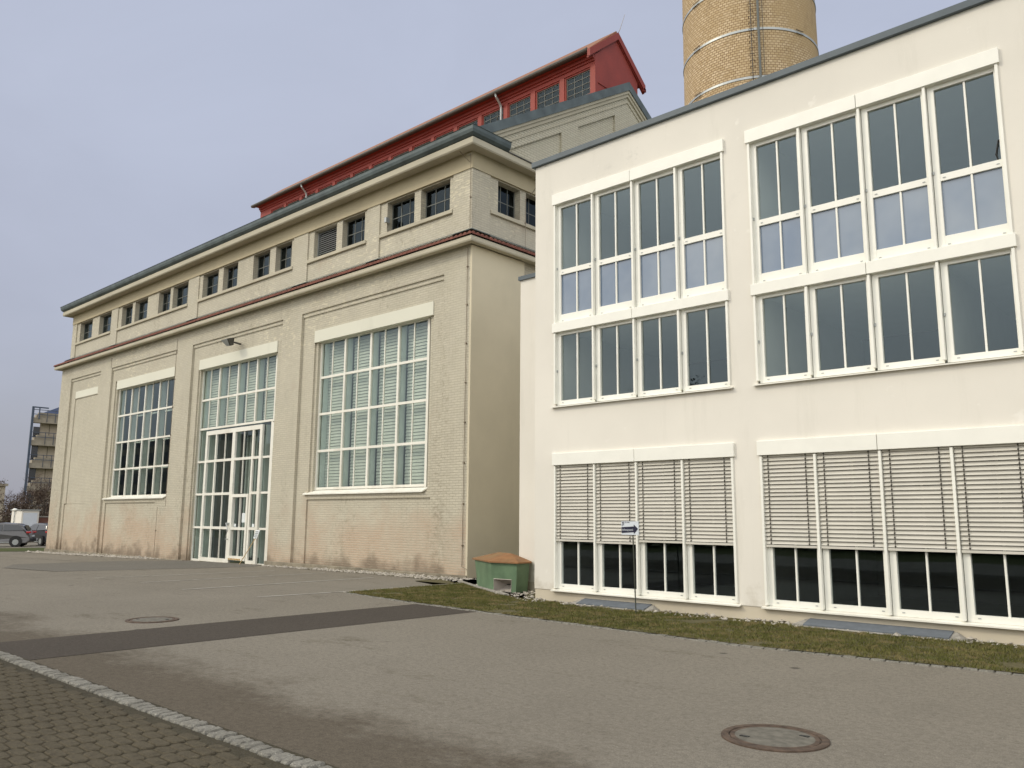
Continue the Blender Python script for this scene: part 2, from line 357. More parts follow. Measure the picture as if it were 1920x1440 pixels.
def copy_tree(o, parent=None, offset=None):
    c = o.copy(); C.objects.link(c)
    if parent: c.parent = parent
    if offset: c.location = c.location+Vector(offset)
    for ch in list(o.children): copy_tree(ch, c)
    return c
def relief(mb, us, vs, depth, P):
    """wall whose face is stepped cell by cell; depth(u,v) -> (d, open)"""
    us = sorted(set(round(u, 4) for u in us)); vs = sorted(set(round(v, 4) for v in vs))
    D = [[depth((us[i]+us[i+1])/2, (vs[j]+vs[j+1])/2) for j in range(len(vs)-1)] for i in range(len(us)-1)]
    for i in range(len(us)-1):
        for j in range(len(vs)-1):
            d, op = D[i][j]
            if not op: mb.add([P(us[i], vs[j], d), P(us[i+1], vs[j], d), P(us[i+1], vs[j+1], d), P(us[i], vs[j+1], d)], [(0, 1, 2, 3)])
            if i+1 < len(us)-1:
                e_ = D[i+1][j][0]
                if abs(e_-d) > 1e-5: mb.add([P(us[i+1], vs[j], d), P(us[i+1], vs[j], e_), P(us[i+1], vs[j+1], e_), P(us[i+1], vs[j+1], d)], [(0, 1, 2, 3)])
            if j+1 < len(vs)-1:
                e_ = D[i][j+1][0]
                if abs(e_-d) > 1e-5: mb.add([P(us[i], vs[j+1], d), P(us[i+1], vs[j+1], d), P(us[i+1], vs[j+1], e_), P(us[i], vs[j+1], e_)], [(0, 1, 2, 3)])
    return mb

def gz(x):
    if x > -20: return 0.
    return -(min(-x, 75.)-20)*.011
def sheet(name, poly, mat, zo, label=None, cat=None, kind='structure', parent=None):
    me = bpy.data.meshes.new(name); bm = bmesh.new()
    bm.faces.new([bm.verts.new((p[0], p[1], 0)) for p in poly])
    for xc in (-20, -75):
        bmesh.ops.bisect_plane(bm, geom=bm.verts[:]+bm.edges[:]+bm.faces[:], plane_co=(xc, 0, 0), plane_no=(1, 0, 0))
    for v in bm.verts: v.co.z = gz(v.co.x)+zo
    bmesh.ops.recalc_face_normals(bm, faces=bm.faces)
    if bm.faces and sum(f.normal.z for f in bm.faces) < 0: bmesh.ops.reverse_faces(bm, faces=bm.faces)
    bm.to_mesh(me); bm.free(); me.materials.append(MT[mat]); o = bpy.data.objects.new(name, me); C.objects.link(o)
    if parent: o.parent = parent
    return tag(o, label, cat, None, kind)

# ------------------------------------------------------------------ ground
sheet('ground', [(-1500, -1500), (1500, -1500), (1500, 1500), (-1500, 1500)], 'lawn', -.02)
sheet('asphalt_yard', [(-95, -11), (60, -11), (60, 3.2), (60, 16.6), (-49, 16.6), (-49, 40), (-95, 40)], 'asphalt', 0)
sheet('asphalt_strip', [(-12.5, 3.5), (-10.76, 3.5), (-10.76, 10.9), (-12.5, 10.9)], 'asphalt_new', .004)
sheet('asphalt_patch', [(-34.4, 10.4), (-32.0, 9.4), (-28.4, 9.8), (-26.4, 15.5), (-27.1, 16.3), (-33.0, 16.3), (-34.6, 14.9)], 'asphalt_patch', .004)
j = MB()
def crack(pts, w_=.035):
    for (ax, ay), (bx, by) in zip(pts, pts[1:]):
        n = max(1, int(math.hypot(bx-ax, by-ay)/.6)); prev = None
        for i in range(n+1):
            t = i/n; x = ax+(bx-ax)*t+random.uniform(-.02, .02); y = ay+(by-ay)*t+random.uniform(-.02, .02)
            dx, dy = bx-ax, by-ay; L = math.hypot(dx, dy); nx, ny = -dy/L*w_/2, dx/L*w_/2
            cur = ((x+nx, y+ny, gz(x)+.008), (x-nx, y-ny, gz(x)+.008))
            if prev: j.add([prev[0], prev[1], cur[1], cur[0]], [(0, 1, 2, 3)])
            prev = cur
crack([(-36.5, 8.3), (-32.0, 9.4), (-28.2, 9.8), (-26.4, 15.5)]); crack([(-34.4, 10.4), (-34.6, 14.9), (-33.0, 16.1)]); crack([(-44, 12.5), (-34.4, 13.2)], .03)
tag(j.build('asphalt_joint', 'joint'), kind='structure')
for i, (a, b) in enumerate((((-15.8, 9.4), (-15.45, 14.6)), ((-18.5, 9.1), (-18.7, 14.7)), ((-21.3, 9.4), (-21.45, 15.0)), ((-24.0, 9.3), (-23.6, 14.6)))):
    dx, dy = b[0]-a[0], b[1]-a[1]
    sheet('parking_line', [(a[0]-.04, a[1]), (a[0]+.04, a[1]), (b[0]+.04, b[1]), (b[0]-.04, b[1])], 'line', .007)
# dark block paving: real blocks in front, joint bed below
sheet('paving_bed', [(-60, -3), (30, -3), (30, 3.3), (-60, 3.3)], 'joint', .014)
pv = MB(); bw, bh = .225, .1125
for jx in range(-80, 12):
    for iy in range(0, 40):
        x = jx*bw; y = 3.25-(iy+1)*bh-.02+(bh/2 if jx % 2 else 0)
        if y+bh > 3.27 or y < -1.2: continue
        z = .026+random.uniform(-.003, .003); g = .007; tl = random.uniform(-.003, .003)
        x0, x1, y0, y1 = x+g, x+bw-g, y+g, y+bh-g; c_ = .009; q = .02
        ring = [(x0+q, y0), (x1-q, y0), (x1, y0+q), (x1, y1-q), (x1-q, y1), (x0+q, y1), (x0, y1-q), (x0, y0+q)]
        cx, cy = (x0+x1)/2, (y0+y1)/2
        vs = [(px, py, .004) for px, py in ring]+[(px, py, z-.008) for px, py in ring]+[(cx+(px-cx)*.92, cy+(py-cy)*.86, z+tl*(px-cx)/bw) for px, py in ring]
        pv.add(vs, [(k_, (k_+1) % 8, 8+(k_+1) % 8, 8+k_) for k_ in range(8)]+[(8+k_, 8+(k_+1) % 8, 16+(k_+1) % 8, 16+k_) for k_ in range(8)]+[tuple(range(16, 24))])
tag(pv.build('block_paving', 'paver'), kind='structure')
sheet('outer_paving', [(-60, -3), (-18.1, -3), (-18.1, 3.25), (-60, 3.25)], 'paver', .02)
def stones(name, x0, x1, y0, y1, sx, zh, seed, path=None):
    rnd = random.Random(seed); mb = MB(); x = x0
    while x < x1:
        L = sx*rnd.uniform(.8, 1.25); yj = rnd.uniform(-.008, .008)
        a0, a1, b0, b1 = x+.008, x+L-.008, y0+yj, y1+yj; z = zh+rnd.uniform(-.006, .008); sk = rnd.uniform(-.012, .012)
        def J(v): return v+rnd.uniform(-.009, .009)
        base = [(a0, b0), (a1, b0), (a1+sk, b1), (a0+sk, b1)]
        cx, cy = (a0+a1)/2, (b0+b1)/2; rings = []
        oc = []
        for q in range(4):
            p, r2 = base[q], base[(q+1) % 4]
            for t in (.16, .5, .84): oc.append((p[0]+(r2[0]-p[0])*t, p[1]+(r2[1]-p[1])*t))
        n = len(oc); jit = [(J(0), J(0)) for _ in oc]; g0 = gz(cx)
        vs = [(p[0], p[1], g0-.02) for p in oc]+[(p[0]+j_[0]*.5, p[1]+j_[1]*.5, g0+z-.014) for p, j_ in zip(oc, jit)]+\
             [(cx+(p[0]-cx)*.80+j_[0], cy+(p[1]-cy)*.86+j_[1], g0+z+rnd.uniform(-.003, .003)) for p, j_ in zip(oc, jit)]+[(cx, cy, g0+z+.004)]
        fs = [(k_, (k_+1) % n, n+(k_+1) % n, n+k_) for k_ in range(n)]+[(n+k_, n+(k_+1) % n, 2*n+(k_+1) % n, 2*n+k_) for k_ in range(n)]+[(2*n+k_, 2*n+(k_+1) % n, 3*n) for k_ in range(n)]
        mb.add(vs, fs); x += L
    return tag(mb.build(name, 'cobble'), kind='structure')
sheet('kerb_bed', [(-40, 3.27), (20, 3.27), (20, 3.52), (-40, 3.52)], 'joint', .008)
stones('cobblestone_kerb', -40, 14, 3.30, 3.455, .115, .036, 3)
# grass strip, gravel, edging in front of the white building
gp = [(-15.35, 11.32), (-13.3, 11.06), (-11.1, 10.86), (-8, 10.62), (-5.3, 10.48), (-2.2, 10.75), (12, 10.9), (12, 13.0), (-11.6, 13.0), (-12.45, 13.3), (-14.0, 14.1), (-15.55, 15.05)]
sheet('grass_bed', gp, 'soil', .018)
def inside(px, py, poly):
    c_ = False; n = len(poly)
    for i in range(n):
        x1_, y1_ = poly[i]; x2_, y2_ = poly[i-1]
        if (y1_ > py) != (y2_ > py) and px < (x2_-x1_)*(py-y1_)/(y2_-y1_)+x1_: c_ = not c_
    return c_
def blades(name, poly, n, h, mat, seed=1, zo=.018, wd=.006, label=None):
    rnd = random.Random(seed); V = []; F = []; xs = [p[0] for p in poly]; ys = [p[1] for p in poly]; k_ = 0
    while k_ < n:
        x = rnd.uniform(min(xs), max(xs)); y = rnd.uniform(min(ys), max(ys)); k_ += 1
        if not inside(x, y, poly): continue
        d = noise.noise(Vector((x*1.2, y*1.2, 0)))+.5*noise.noise(Vector((x*4, y*4, 3)))
        if d < -.45: continue
        hh = h*rnd.uniform(.5, 1.25)*(1+.5*d); a = rnd.uniform(0, 6.28); ln = rnd.uniform(.1, 1.1)*hh; w2 = wd*rnd.uniform(.7, 1.3)
        ca, sa = math.cos(a), math.sin(a); z = gz(x)+zo; b2 = rnd.uniform(0, 6.28)
        o = len(V); V += [(x-sa*w2, y+ca*w2, z), (x+sa*w2, y-ca*w2, z), (x+math.cos(b2)*ln, y+math.sin(b2)*ln, z+hh)]; F.append((o, o+1, o+2))
    me = bpy.data.meshes.new(name); me.from_pydata(V, [], F); me.materials.append(MT[mat]); o = bpy.data.objects.new(name, me); C.objects.link(o)
    return tag(o, label, 'grass', None, 'stuff')
blades('grass', gp, 260000, .030, 'grass', label='mown winter grass strip along the foot of the white building')
def rocks(name, poly, n, s0, s1, mat, seed, label, zo=.0):
    rnd = random.Random(seed); mb = MB(); xs = [p[0] for p in poly]; ys = [p[1] for p in poly]
    for _ in range(n):
        x = rnd.uniform(min(xs), max(xs)); y = rnd.uniform(min(ys), max(ys))
        if not inside(x, y, poly): continue
        s = rnd.uniform(s0, s1)*(1 if rnd.random() < .9 else 1.7); z = gz(x)+zo+s*.2; a = rnd.uniform(0, 6.28); vs = []
        for q in range(5):
            an = a+q*1.2566; rr_ = s*rnd.uniform(.7, 1.15); vs.append((x+rr_*math.cos(an), y+rr_*math.sin(an), z+rnd.uniform(-.15, .2)*s))
        vs += [(x+rnd.uniform(-.2, .2)*s, y, z+s*rnd.uniform(.45, .8)), (x, y, z-s*.6)]
        mb.add(vs, [(q, (q+1) % 5, 5) for q in range(5)]+[((q+1) % 5, q, 6) for q in range(5)])
    return tag(mb.build(name, mat), label, 'gravel', None, 'stuff')
sheet('gravel_bed', [(-13.2, 13.3), (-11.3, 12.75), (12, 12.85), (12, 13.3), (-11.4, 13.3), (-11.4, 14.7), (-17, 14.7), (-16.8, 19), (-17.2, 19), (-17.2, 15.9)], 'soil', .012)
rocks('gravel', [(-12.6, 13.3), (-11.35, 12.72), (12, 12.86), (12, 13.25), (-11.5, 13.25), (-11.5, 14.6), (-15.4, 15.6), (-15.0, 14.75)], 5200, .018, .04, 'grit_stone', 5, 'grey pebbles along the foot of the white building and around the grit bin', .02)
rocks('gravel', [(-49.6, 15.5), (-44, 15.55), (-36.5, 15.75), (-35, 16.1), (-35, 16.3), (-49.6, 16.3)], 2600, .03, .07, 'grit_stone', 6, 'pale pebble strip at the left foot of the brick hall')
rocks('gravel', [(-26.8, 15.95), (-22, 15.6), (-16.2, 15.35), (-16.2, 16.3), (-26.8, 16.3)], 1500, .02, .055, 'grit_stone', 8, 'crumbled stone rubble along the right foot of the brick hall', .0)
sheet('rubble_bed', [(-27, 16.0), (-22, 15.65), (-16.0, 15.3), (-16.0, 16.4), (-27, 16.4)], 'soil', .006)
sheet('pebble_bed', [(-49.8, 15.4), (-44, 15.5), (-35, 16.0), (-35, 16.4), (-49.8, 16.4)], 'soil', .006)
def edging(name, pts, seed):
    rnd = random.Random(seed); mb = MB()
    for (ax, ay), (bx, by) in zip(pts, pts[1:]):
        L = math.hypot(bx-ax, by-ay); n = max(1, int(L/.16)); dx, dy = (bx-ax)/L, (by-ay)/L
        for i in range(n):
            t0, t1 = i*L/n+.002, (i+1)*L/n-.002; w_ = .05+rnd.uniform(-.012, .012); z = .014+rnd.uniform(-.006, .006); of = rnd.uniform(-.014, .014)
            P = [(ax+dx*t0-dy*(of-w_), ay+dy*t0+dx*(of-w_)), (ax+dx*t1-dy*(of-w_), ay+dy*t1+dx*(of-w_)), (ax+dx*t1-dy*(of+w_), ay+dy*t1+dx*(of+w_)), (ax+dx*t0-dy*(of+w_), ay+dy*t0+dx*(of+w_))]
            cx = sum(p[0] for p in P)/4; cy = sum(p[1] for p in P)/4
            mb.add([(p[0], p[1], gz(cx)-.02) for p in P]+[(cx+(p[0]-cx)*.88+rnd.uniform(-.006, .006), cy+(p[1]-cy)*.8, gz(cx)+z) for p in P], [(0, 1, 5, 4), (1, 2, 6, 5), (2, 3, 7, 6), (3, 0, 4, 7), (4, 5, 6, 7)])
    return tag(mb.build(name, 'cobble'), kind='structure')
edging('stone_edging', [(-15.38, 11.32), (-13.3, 11.02), (-11.1, 10.82), (-8, 10.58), (-5.3, 10.44), (-2.2, 10.71), (12, 10.86)], 4)
kb = MB(); kp = [(-15.45, 11.3), (-15.62, 15.1), (-15.9, 15.3)]
kb2 = MB()
for (ax, ay), (bx, by) in (((-15.9, 15.28), (-13.9, 14.12)), ((-13.9, 14.12), (-12.45, 13.38))):
    dx, dy = bx-ax, by-ay; L = math.hypot(dx, dy); nx, ny = -dy/L*.05, dx/L*.05
    kb2.prism([(ax+nx, ay+ny, -.1), (bx+nx, by+ny, -.1), (bx-nx, by-ny, -.1), (ax-nx, ay-ny, -.1)], (0, 0, .155))
kb2.box(-15.52, -15.42, 11.35, 15.0, -.1, .03)
tag(kb2.build('concrete_edging', 'concrete', bevel=.01), kind='structure')
# left grass verge
vp_ = [(-57, 6.5), (-49.2, 19), (-49.2, 30), (-62, 30), (-62, 6.5)]
sheet('grass_verge', [(-56, 8.5), (-49.3, 18.2), (-49.3, 30), (-55, 30), (-60, 14)], 'lawn', .01)

# ------------------------------------------------------------------ brick hall
YF, YU = 16.3, 16.55
hall = empty('brick_hall', (-32.8, 16.3, 0), 'long pale brick industrial hall with a red lantern roof and tall white framed windows', 'building')
XL, XR = -48.9, -16.7
wins = [(-24.5, -18.55), (-41.62, -35.46)]
recA = [(-25.4, -17.84, 0), (-33.7, -26.65, 0), (-42.14, -35.11, 0), (-47.46, -43.5, 0)]
recC = [(-24.65, -18.37), (-33.2, -27.05), (-41.75, -35.36)]
panels = [(-24.72, -18.35), (-41.80, -36.42), (-47.14, -44.25)]
def fd(x, z):
    d = 0.
    for a, b, _ in recA:
        if a < x < b and z < 8.9: d = .05
        if a+.02 < x < b-.02 and z < 8.76: d = .09
    for a, b in recC:
        if a < x < b and (z < 8.18) and (z > 2.42 or a == -33.2): d = .15
    for a, b in panels:
        if a < x < b and z < 2.24: d = .14
    if -46.9 < x < -43.9 and 2.24 < z < 7.78: d = .13
    for a, b in wins:
        if a < x < b and 2.5 < z < 7.9: return (.5, True)
    if -33.1 < x < -27.12 and z < 7.9: return (.5, True)
    return (d, False)
us = [XL, XR]; vs = [-.8, 9.75, 8.9, 8.76, 8.18, 7.9, 7.78, 2.5, 2.42, 2.24]
for a, b, _ in recA: us += [a, b, a+.02, b-.02]
for a, b in recC+panels+wins: us += [a, b]
us += [-46.9, -43.9, -33.1, -27.12]
relief(MB(), us, vs, fd, lambda u, v, d: (u, YF+d, v)).build('front_wall', 'brick', hall)
for a, b in ((XL-.06, -33.2), (-27.0, XR+.04)): MB().box(a, b, YF-.05, YF+.02, -.8, gz((a+b)/2)+.11).build('wall_footing', 'footing', hall, bevel=.02)
eb = MB(); eb.add([(XR-.05, YF, -.8), (XR-.05, 33.4, -.8), (XR-.05, 33.4, 9.75), (XR-.05, YF, 9.75)], [(0, 1, 2, 3)])
eb.add([(XL, YF, -.8), (XL, 33.4, -.8), (XL, 33.4, 9.75), (XL, YF, 9.75)], [(0, 1, 2, 3)])
eb.add([(XR, 33.4, -.8), (XL, 33.4, -.8), (XL, 33.4, 12.7), (XR, 33.4, 12.7)], [(0, 1, 2, 3)])
eb.build('end_wall', 'brick', hall)
MB().box(XR-.03, XR+.045, YF-.004, 18.6, -.8, 9.57).build('plaster_cladding', 'plaster', hall, bevel=.01)
# lintels and sills
for a, b in ((-24.64, -18.37), (-33.12, -27.06), (-41.5, -35.37)):
    MB().box(a, b, YF+.055, YF+.42, 7.74, 8.17).build('lintel', 'lintel', hall, bevel=.008)
MB().box(-46.88, -43.92, YF+.085, YF+.3, 7.80, 8.17).build('blind_lintel', 'lintel', hall, bevel=.008)
for a, b in ((-24.85, -18.6), (-42.0, -35.5)):
    MB().prism([(a, YF+.0, 2.40), (b, YF+.0, 2.40), (b, YF+.27, 2.52), (a, YF+.27, 2.52)], (0, 0, .035)).build('window_sill', 'frame', hall)

def big_frame(mb, xs, zs, minor=True, y0=16.55, mw=.035):
    X0, X1, Z0, Z1 = xs[0], xs[-1], zs[0], zs[-1]
    for i, x in enumerate(xs):
        w2 = .045 if 0 < i < len(xs)-1 else .05
        c_ = x+(.05 if i == 0 else -.05 if i == len(xs)-1 else 0)
        mb.box(c_-w2, c_+w2, y0, y0+.08, Z0, Z1)
    for j_, z in enumerate(zs):
        w2 = .04; c_ = z+(.05 if j_ == 0 else -.05 if j_ == len(zs)-1 else 0)
        for i in range(len(xs)-1): mb.box(xs[i]+.045, xs[i+1]-.045, y0+.004, y0+.076, c_-w2, c_+w2)
    if minor:
        for i in range(len(xs)-1):
            m = (xs[i]+xs[i+1])/2
            for j_ in range(len(zs)-1): mb.box(m-mw/2, m+mw/2, y0+.012, y0+.06, zs[j_]+.03, zs[j_+1]-.03)
def slats(mb, x0, x1, z0, z1, y, pitch=.1, tilt=.045, wv=.0):
    z = z0; rnd = random.Random(int(x0*100))
    while z < z1:
        j1, j2 = rnd.uniform(-wv, wv), rnd.uniform(-wv, wv)
        mb.add([(x0, y-tilt*.45, z+j1), (x1, y-tilt*.45, z+j2), (x1, y+tilt*.45, z+pitch*.92+j2), (x0, y+tilt*.45, z+pitch*.92+j1)], [(0, 1, 2, 3)])
        z += pitch
def big_window(xs, zs, name='window', blinds=True, label=None):
    m = MB(); big_frame(m, xs, zs); fr = m.build(name, 'frame', hall)
    if label: fr['label'] = label
    MB().add([(xs[0]+.03, 16.59, zs[0]+.03), (xs[-1]-.03, 16.59, zs[0]+.03), (xs[-1]-.03, 16.59, zs[-1]-.03), (xs[0]+.03, 16.59, zs[-1]-.03)], [(0, 1, 2, 3)]).build('pane', 'glass', fr)
    for i in range(len(xs)-1):
        MB().box(xs[i]+(.1 if i == 0 else -.02), xs[i]+(.13 if i == 0 else .03), 16.66, 16.86, zs[0], zs[-1]).build('mullion_fin', 'fin', fr)
        if blinds:
            b = MB(); slats(b, xs[i]+.1, xs[i+1]-.05, zs[0]+.05, zs[-1]-.1, 16.87, .105, .03); b.build('inner_blind', 'blind_in', fr)
    fz = MB()
    for z in zs[1:-1]: fz.box(xs[0]+.1, xs[-1], 17.06, 17.14, z-.03, z+.03)
    fz.build('inner_transom', 'fin', fr)
    return fr
big_window([-24.52, -23.05, -21.63, -20.2, -18.72], [2.56, 3.9, 5.19, 6.48, 7.80])
big_window([-41.62, -40.12, -38.64, -37.15, -35.6], [2.5, 3.84, 5.14, 6.44, 7.80], blinds=False)
# entrance
xs = [-33.16, -31.66, -30.17, -28.74, -27.3]
m = MB(); big_frame(m, xs, [5.17, 6.44, 7.80]); y0 = 16.55
m.box(xs[0], xs[0]+.1, y0, y0+.08, -.25, 5.17); m.box(-27.5, -27.4, y0, y0+.08, -.25, 5.17); m.box(-27.4, -27.12, y0, y0+.08, -.25, 5.13)
for z in (3.86, 2.53, 1.2, -.1):
    m.box(xs[0]+.1, -32.37, y0+.005, y0+.075, z-.04, z+.04); m.box(-28.0, -27.5, y0+.005, y0+.075, z-.04, z+.04)
ent = m.build('entrance_frame', 'frame', hall)
MB().add([(-33.1, 16.595, -.1), (-27.3, 16.595, -.1), (-27.3, 16.595, 7.75), (-33.1, 16.595, 7.75)], [(0, 1, 2, 3)]).build('pane', 'glass', ent)
for i, x in enumerate((-33.03, -31.68, -30.19, -28.76)):
    MB().box(x, x+.04, 16.66, 16.86, 5.2 if i else -.1, 7.78).build('mullion_fin', 'fin', ent)
    b = MB(); slats(b, x+.1, x+1.42, 5.25, 7.7, 16.87, .105, .03, .008); b.build('inner_blind', 'blind_in', ent)
for x in (-32.37, -28.04, -30.3):
    MB().box(x, x+.04, 16.66, 16.95 if x != -30.3 else 16.9, -.1, 5.1).build('mullion_fin', 'fin', ent)
m = MB(); Y0 = 16.50; Y1 = 16.585
m.box(-32.37, -32.22, Y0, Y1, -.12, 5.1); m.box(-28.19, -28.02, Y0, Y1, -.12, 5.1); m.box(-32.22, -28.19, Y0, Y1, 4.93, 5.1)
m.box(-30.22, -30.0, Y0, Y1, -.12, 4.93); m.box(-32.22, -30.22, Y0, Y1, -.12, .03); m.box(-28.74, -28.19, Y0, Y1, -.12, .03)
for z in (3.86, 2.53, 1.2):
    m.box(-32.22, -30.22, Y0+.004, Y1-.004, z-.05, z+.05)
    if z > 2.6: m.box(-30.0, -28.19, Y0+.004, Y1-.004, z-.05, z+.05)
    else: m.box(-28.62, -28.19, Y0+.004, Y1-.004, z-.05, z+.05)
m.box(-31.58, -31.49, Y0+.008, Y1-.008, .03, 4.93); m.box(-28.74, -28.62, Y0+.008, Y1-.008, .03, 4.93)
for x in (-30.82, -29.37): m.box(x-.016, x+.016, Y0+.02, Y1-.02, .03 if x < -30 else 2.53, 4.93)
leaf = m.build('door_leaf', 'frame', ent)
m = MB(); Y0 = 16.47; Y1 = 16.6
m.box(-30.0, -29.88, Y0, Y1, .0, 2.5); m.box(-28.86, -28.75, Y0, Y1, .0, 2.5); m.box(-29.88, -28.86, Y0, Y1, 2.38, 2.5); m.box(-29.88, -28.86, Y0, Y1, .0, .16); m.box(-29.88, -28.86, Y0+.005, Y1-.005, 1.14, 1.24)
m.box(-29.385, -29.355, Y0+.03, Y1-.03, .16, 2.38); m.build('entrance_door', 'frame', ent)
m = MB()
for i in range(8): m.box(-29.93+i*.115, -29.86+i*.115, 16.455, 16.475, .01, .07)
m.build('door_brush', 'brass', ent)
m = MB(); m.tube([(-30.12, 16.40, 1.38), (-30.05, 16.38, 1.3), (-29.93, 16.38, 1.12), (-30.05, 16.38, .9), (-30.1, 16.4, .78)], .02, 8); m.tube([(-30.12, 16.5, 1.38), (-30.12, 16.38, 1.38)], .02); m.tube([(-30.1, 16.5, .78), (-30.1, 16.38, .78)], .02); m.box(-30.24, -30.0, 16.43, 16.5, 1.35, 1.41)
m.build('door_handle', 'galv', ent)
for (x0, x1, z0, z1) in ((-29.27, -29.04, 1.42, 1.78), (-29.84, -29.68, 1.26, 1.37), (-28.5, -28.35, 1.26, 1.38)):
    MB().box(x0, x1, 16.568, 16.574, z0, z1).build('notice', 'paper', ent)

# upper storey
openings = [(-19.35, -17.98, 0), (-21.05, -19.66, 0), (-23.56, -22.27, 0), (-25.31, -23.91, 1), (-27.92, -26.79, 0), (-29.58, -28.34, 0), (-32.0, -30.8, 0), (-33.78, -32.41, 0),
            (-36.62, -35.14, 0), (-38.08, -36.88, 0), (-40.68, -39.27, 0), (-42.22, -40.98, 0), (-45.08, -43.54, 0), (-47.68, -46.0, 0)]
upan = [(-21.4, -17.79), (-25.65, -22.09), (-34.07, -26.6), (-42.62, -35.0), (-48.1, -43.4)]
XUL, XUR = -48.68, -16.95
def ud(x, z):
    for a, b, _ in openings:
        if a < x < b and 11.02 < z < 12.08: return (.3, True)
    for a, b in upan:
        if a < x < b and z < 12.2: return (.045, False)
    return (0, False)
us = [XUL, XUR]; vs = [9.9, 12.75, 12.2, 12.08, 11.02]
for a, b, _ in openings: us += [a, b]
for a, b in upan: us += [a, b]
relief(MB(), us, vs, ud, lambda u, v, d: (u, YU+d, v)).build('upper_wall', 'brick', hall)
for a, b in upan: MB().box(a+.01, b-.01, YU-.035, YU+.3, 10.90, 11.02).build('ledge', 'stone', hall, bevel=.01)
MB().box(XUL, XUR+.02, YU-.03, YU+.3, 12.12, 12.7).build('frieze', 'frieze', hall)
for i, (a, b, lv) in enumerate(openings):
    if lv:
        m = MB(); y = YU+.2
        for z in [11.04+.078*q for q in range(13)]: m.add([(a, y+.0, z), (b, y+.0, z), (b, y+.06, z+.065), (a, y+.06, z+.065)], [(0, 1, 2, 3)])
        m.box(a, a+.04, y, y+.07, 11.02, 12.08); m.box(b-.04, b, y, y+.07, 11.02, 12.08); m.build('louvre', 'galv', hall); continue
    m = MB(); y = YU+.25
    m.box(a, a+.04, y, y+.04, 11.02, 12.1); m.box(b-.04, b, y, y+.04, 11.02, 12.1); m.box(a, b, y+.002, y+.038, 11.02, 11.06); m.box(a, b, y+.002, y+.038, 12.04, 12.1)
    for t in (.35, .66): m.box(a+(b-a)*t-.012, a+(b-a)*t+.012, y+.006, y+.03, 11.06, 12.05)
    m.box(a+.04, b-.04, y+.008, y+.028, 11.54, 11.565)
    fr = m.build('small_window', 'muntin', hall)
    MB().add([(a, y+.02, 11.02), (b, y+.02, 11.02), (b, y+.02, 12.1), (a, y+.02, 12.1)], [(0, 1, 2, 3)]).build('pane', 'glass_dark', fr)
# end wall of the upper storey
eo = [(17.72, 18.75), (19.03, 20.2), (21.5, 22.6), (23.0, 24.1)]
def ed(y, z):
    for a, b in eo:
        if a < y < b and 11.02 < z < 12.08: return (.3, True)
    if 17.34 < y < 20.8 or 21.2 < y < 24.5:
        if z < 12.2: return (.045, False)
    return (0, False)
relief(MB(), [YU, 33.4, 17.34, 20.8, 21.2, 24.5]+[q for e_ in eo for q in e_], [9.9, 12.75, 12.2, 12.08, 11.02], ed, lambda u, v, d: (XUR-d, u, v)).build('upper_end_wall', 'brick', hall)
MB().add([(XUL, YU, 9.9), (XUL, 33.4, 9.9), (XUL, 33.4, 12.75), (XUL, YU, 12.75)], [(0, 1, 2, 3)]).build('far_end_wall', 'brick', hall)
MB().box(XUR-.3, XUR+.03, YU+.02, 33.4, 12.12, 12.7).build('frieze', 'frieze', hall)
MB().box(XUR-.2, XUR+.035, 17.35, 20.79, 10.90, 11.02).build('ledge', 'stone', hall, bevel=.01)
for a, b in eo:
    m = MB(); x = XUR-.28
    m.box(x-.03, x, a, a+.04, 11.02, 12.1); m.box(x-.03, x, b-.04, b, 11.02, 12.1)
    for t in (.35, .66): m.box(x-.024, x-.006, a+(b-a)*t-.012, a+(b-a)*t+.012, 11.02, 12.1)
    m.box(x-.022, x-.008, a+.04, b-.04, 11.54, 11.565)
    fr = m.build('small_window', 'muntin', hall); MB().add([(x-.015, a, 11.02), (x-.015, b, 11.02), (x-.015, b, 12.1), (x-.015, a, 12.1)], [(0, 1, 2, 3)]).build('pane', 'glass_dark', fr)

def ringprof(mb, prof, xl, xr, yf, yb=33.6):
    """sweep profile (outward offset, z) along left end, front and right end"""
    path = lambda o: [(xl-o, yb), (xl-o, yf-o), (xr+o, yf-o), (xr+o, yb)]
    rows = [[(x, y, z) for x, y in path(o)] for o, z in prof]
    for a, b in zip(rows, rows[1:]):
        for i in range(3): mb.add([a[i], a[i+1], b[i+1], b[i]], [(0, 1, 2, 3)])
    return mb
ringprof(MB(), [(-.35, 9.62), (.06, 9.62), (.10, 9.57), (.31, 9.56), (.33, 9.60), (.33, 9.715), (-.3, 9.76)], XL, XR, YF).build('lower_cornice', 'stone', hall)
# barrel tiles on the lower cornice
tl = MB()
def tile_run(p0, p1, outn):
    L = (Vector(p1)-Vector(p0)).length; d = (Vector(p1)-Vector(p0))/L; n = int(L/.19); o_ = Vector(outn)
    for i in range(n):
        for q in range(6):
            t0 = (i+q/6)*L/n; t1 = (i+(q+1)/6)*L/n
            h0 = .055*abs(math.sin(math.pi*q/6)); h1 = .055*abs(math.sin(math.pi*(q+1)/6))
            A = Vector(p0)+d*t0; B = Vector(p0)+d*t1; A2 = Vector(p0)+d*(t0*(L-1.04)/L+.52); B2 = Vector(p0)+d*(t1*(L-1.04)/L+.52)
            tl.add([A+Vector((0, 0, -.02)), B+Vector((0, 0, -.02)), B+Vector((0, 0, h1)), A+Vector((0, 0, h0))], [(0, 1, 2, 3)])
            tl.add([A+Vector((0, 0, h0)), B+Vector((0, 0, h1)), B2-o_*.52+Vector((0, 0, h1+.28)), A2-o_*.52+Vector((0, 0, h0+.28))], [(0, 1, 2, 3)])
o = .37; zt = 9.77
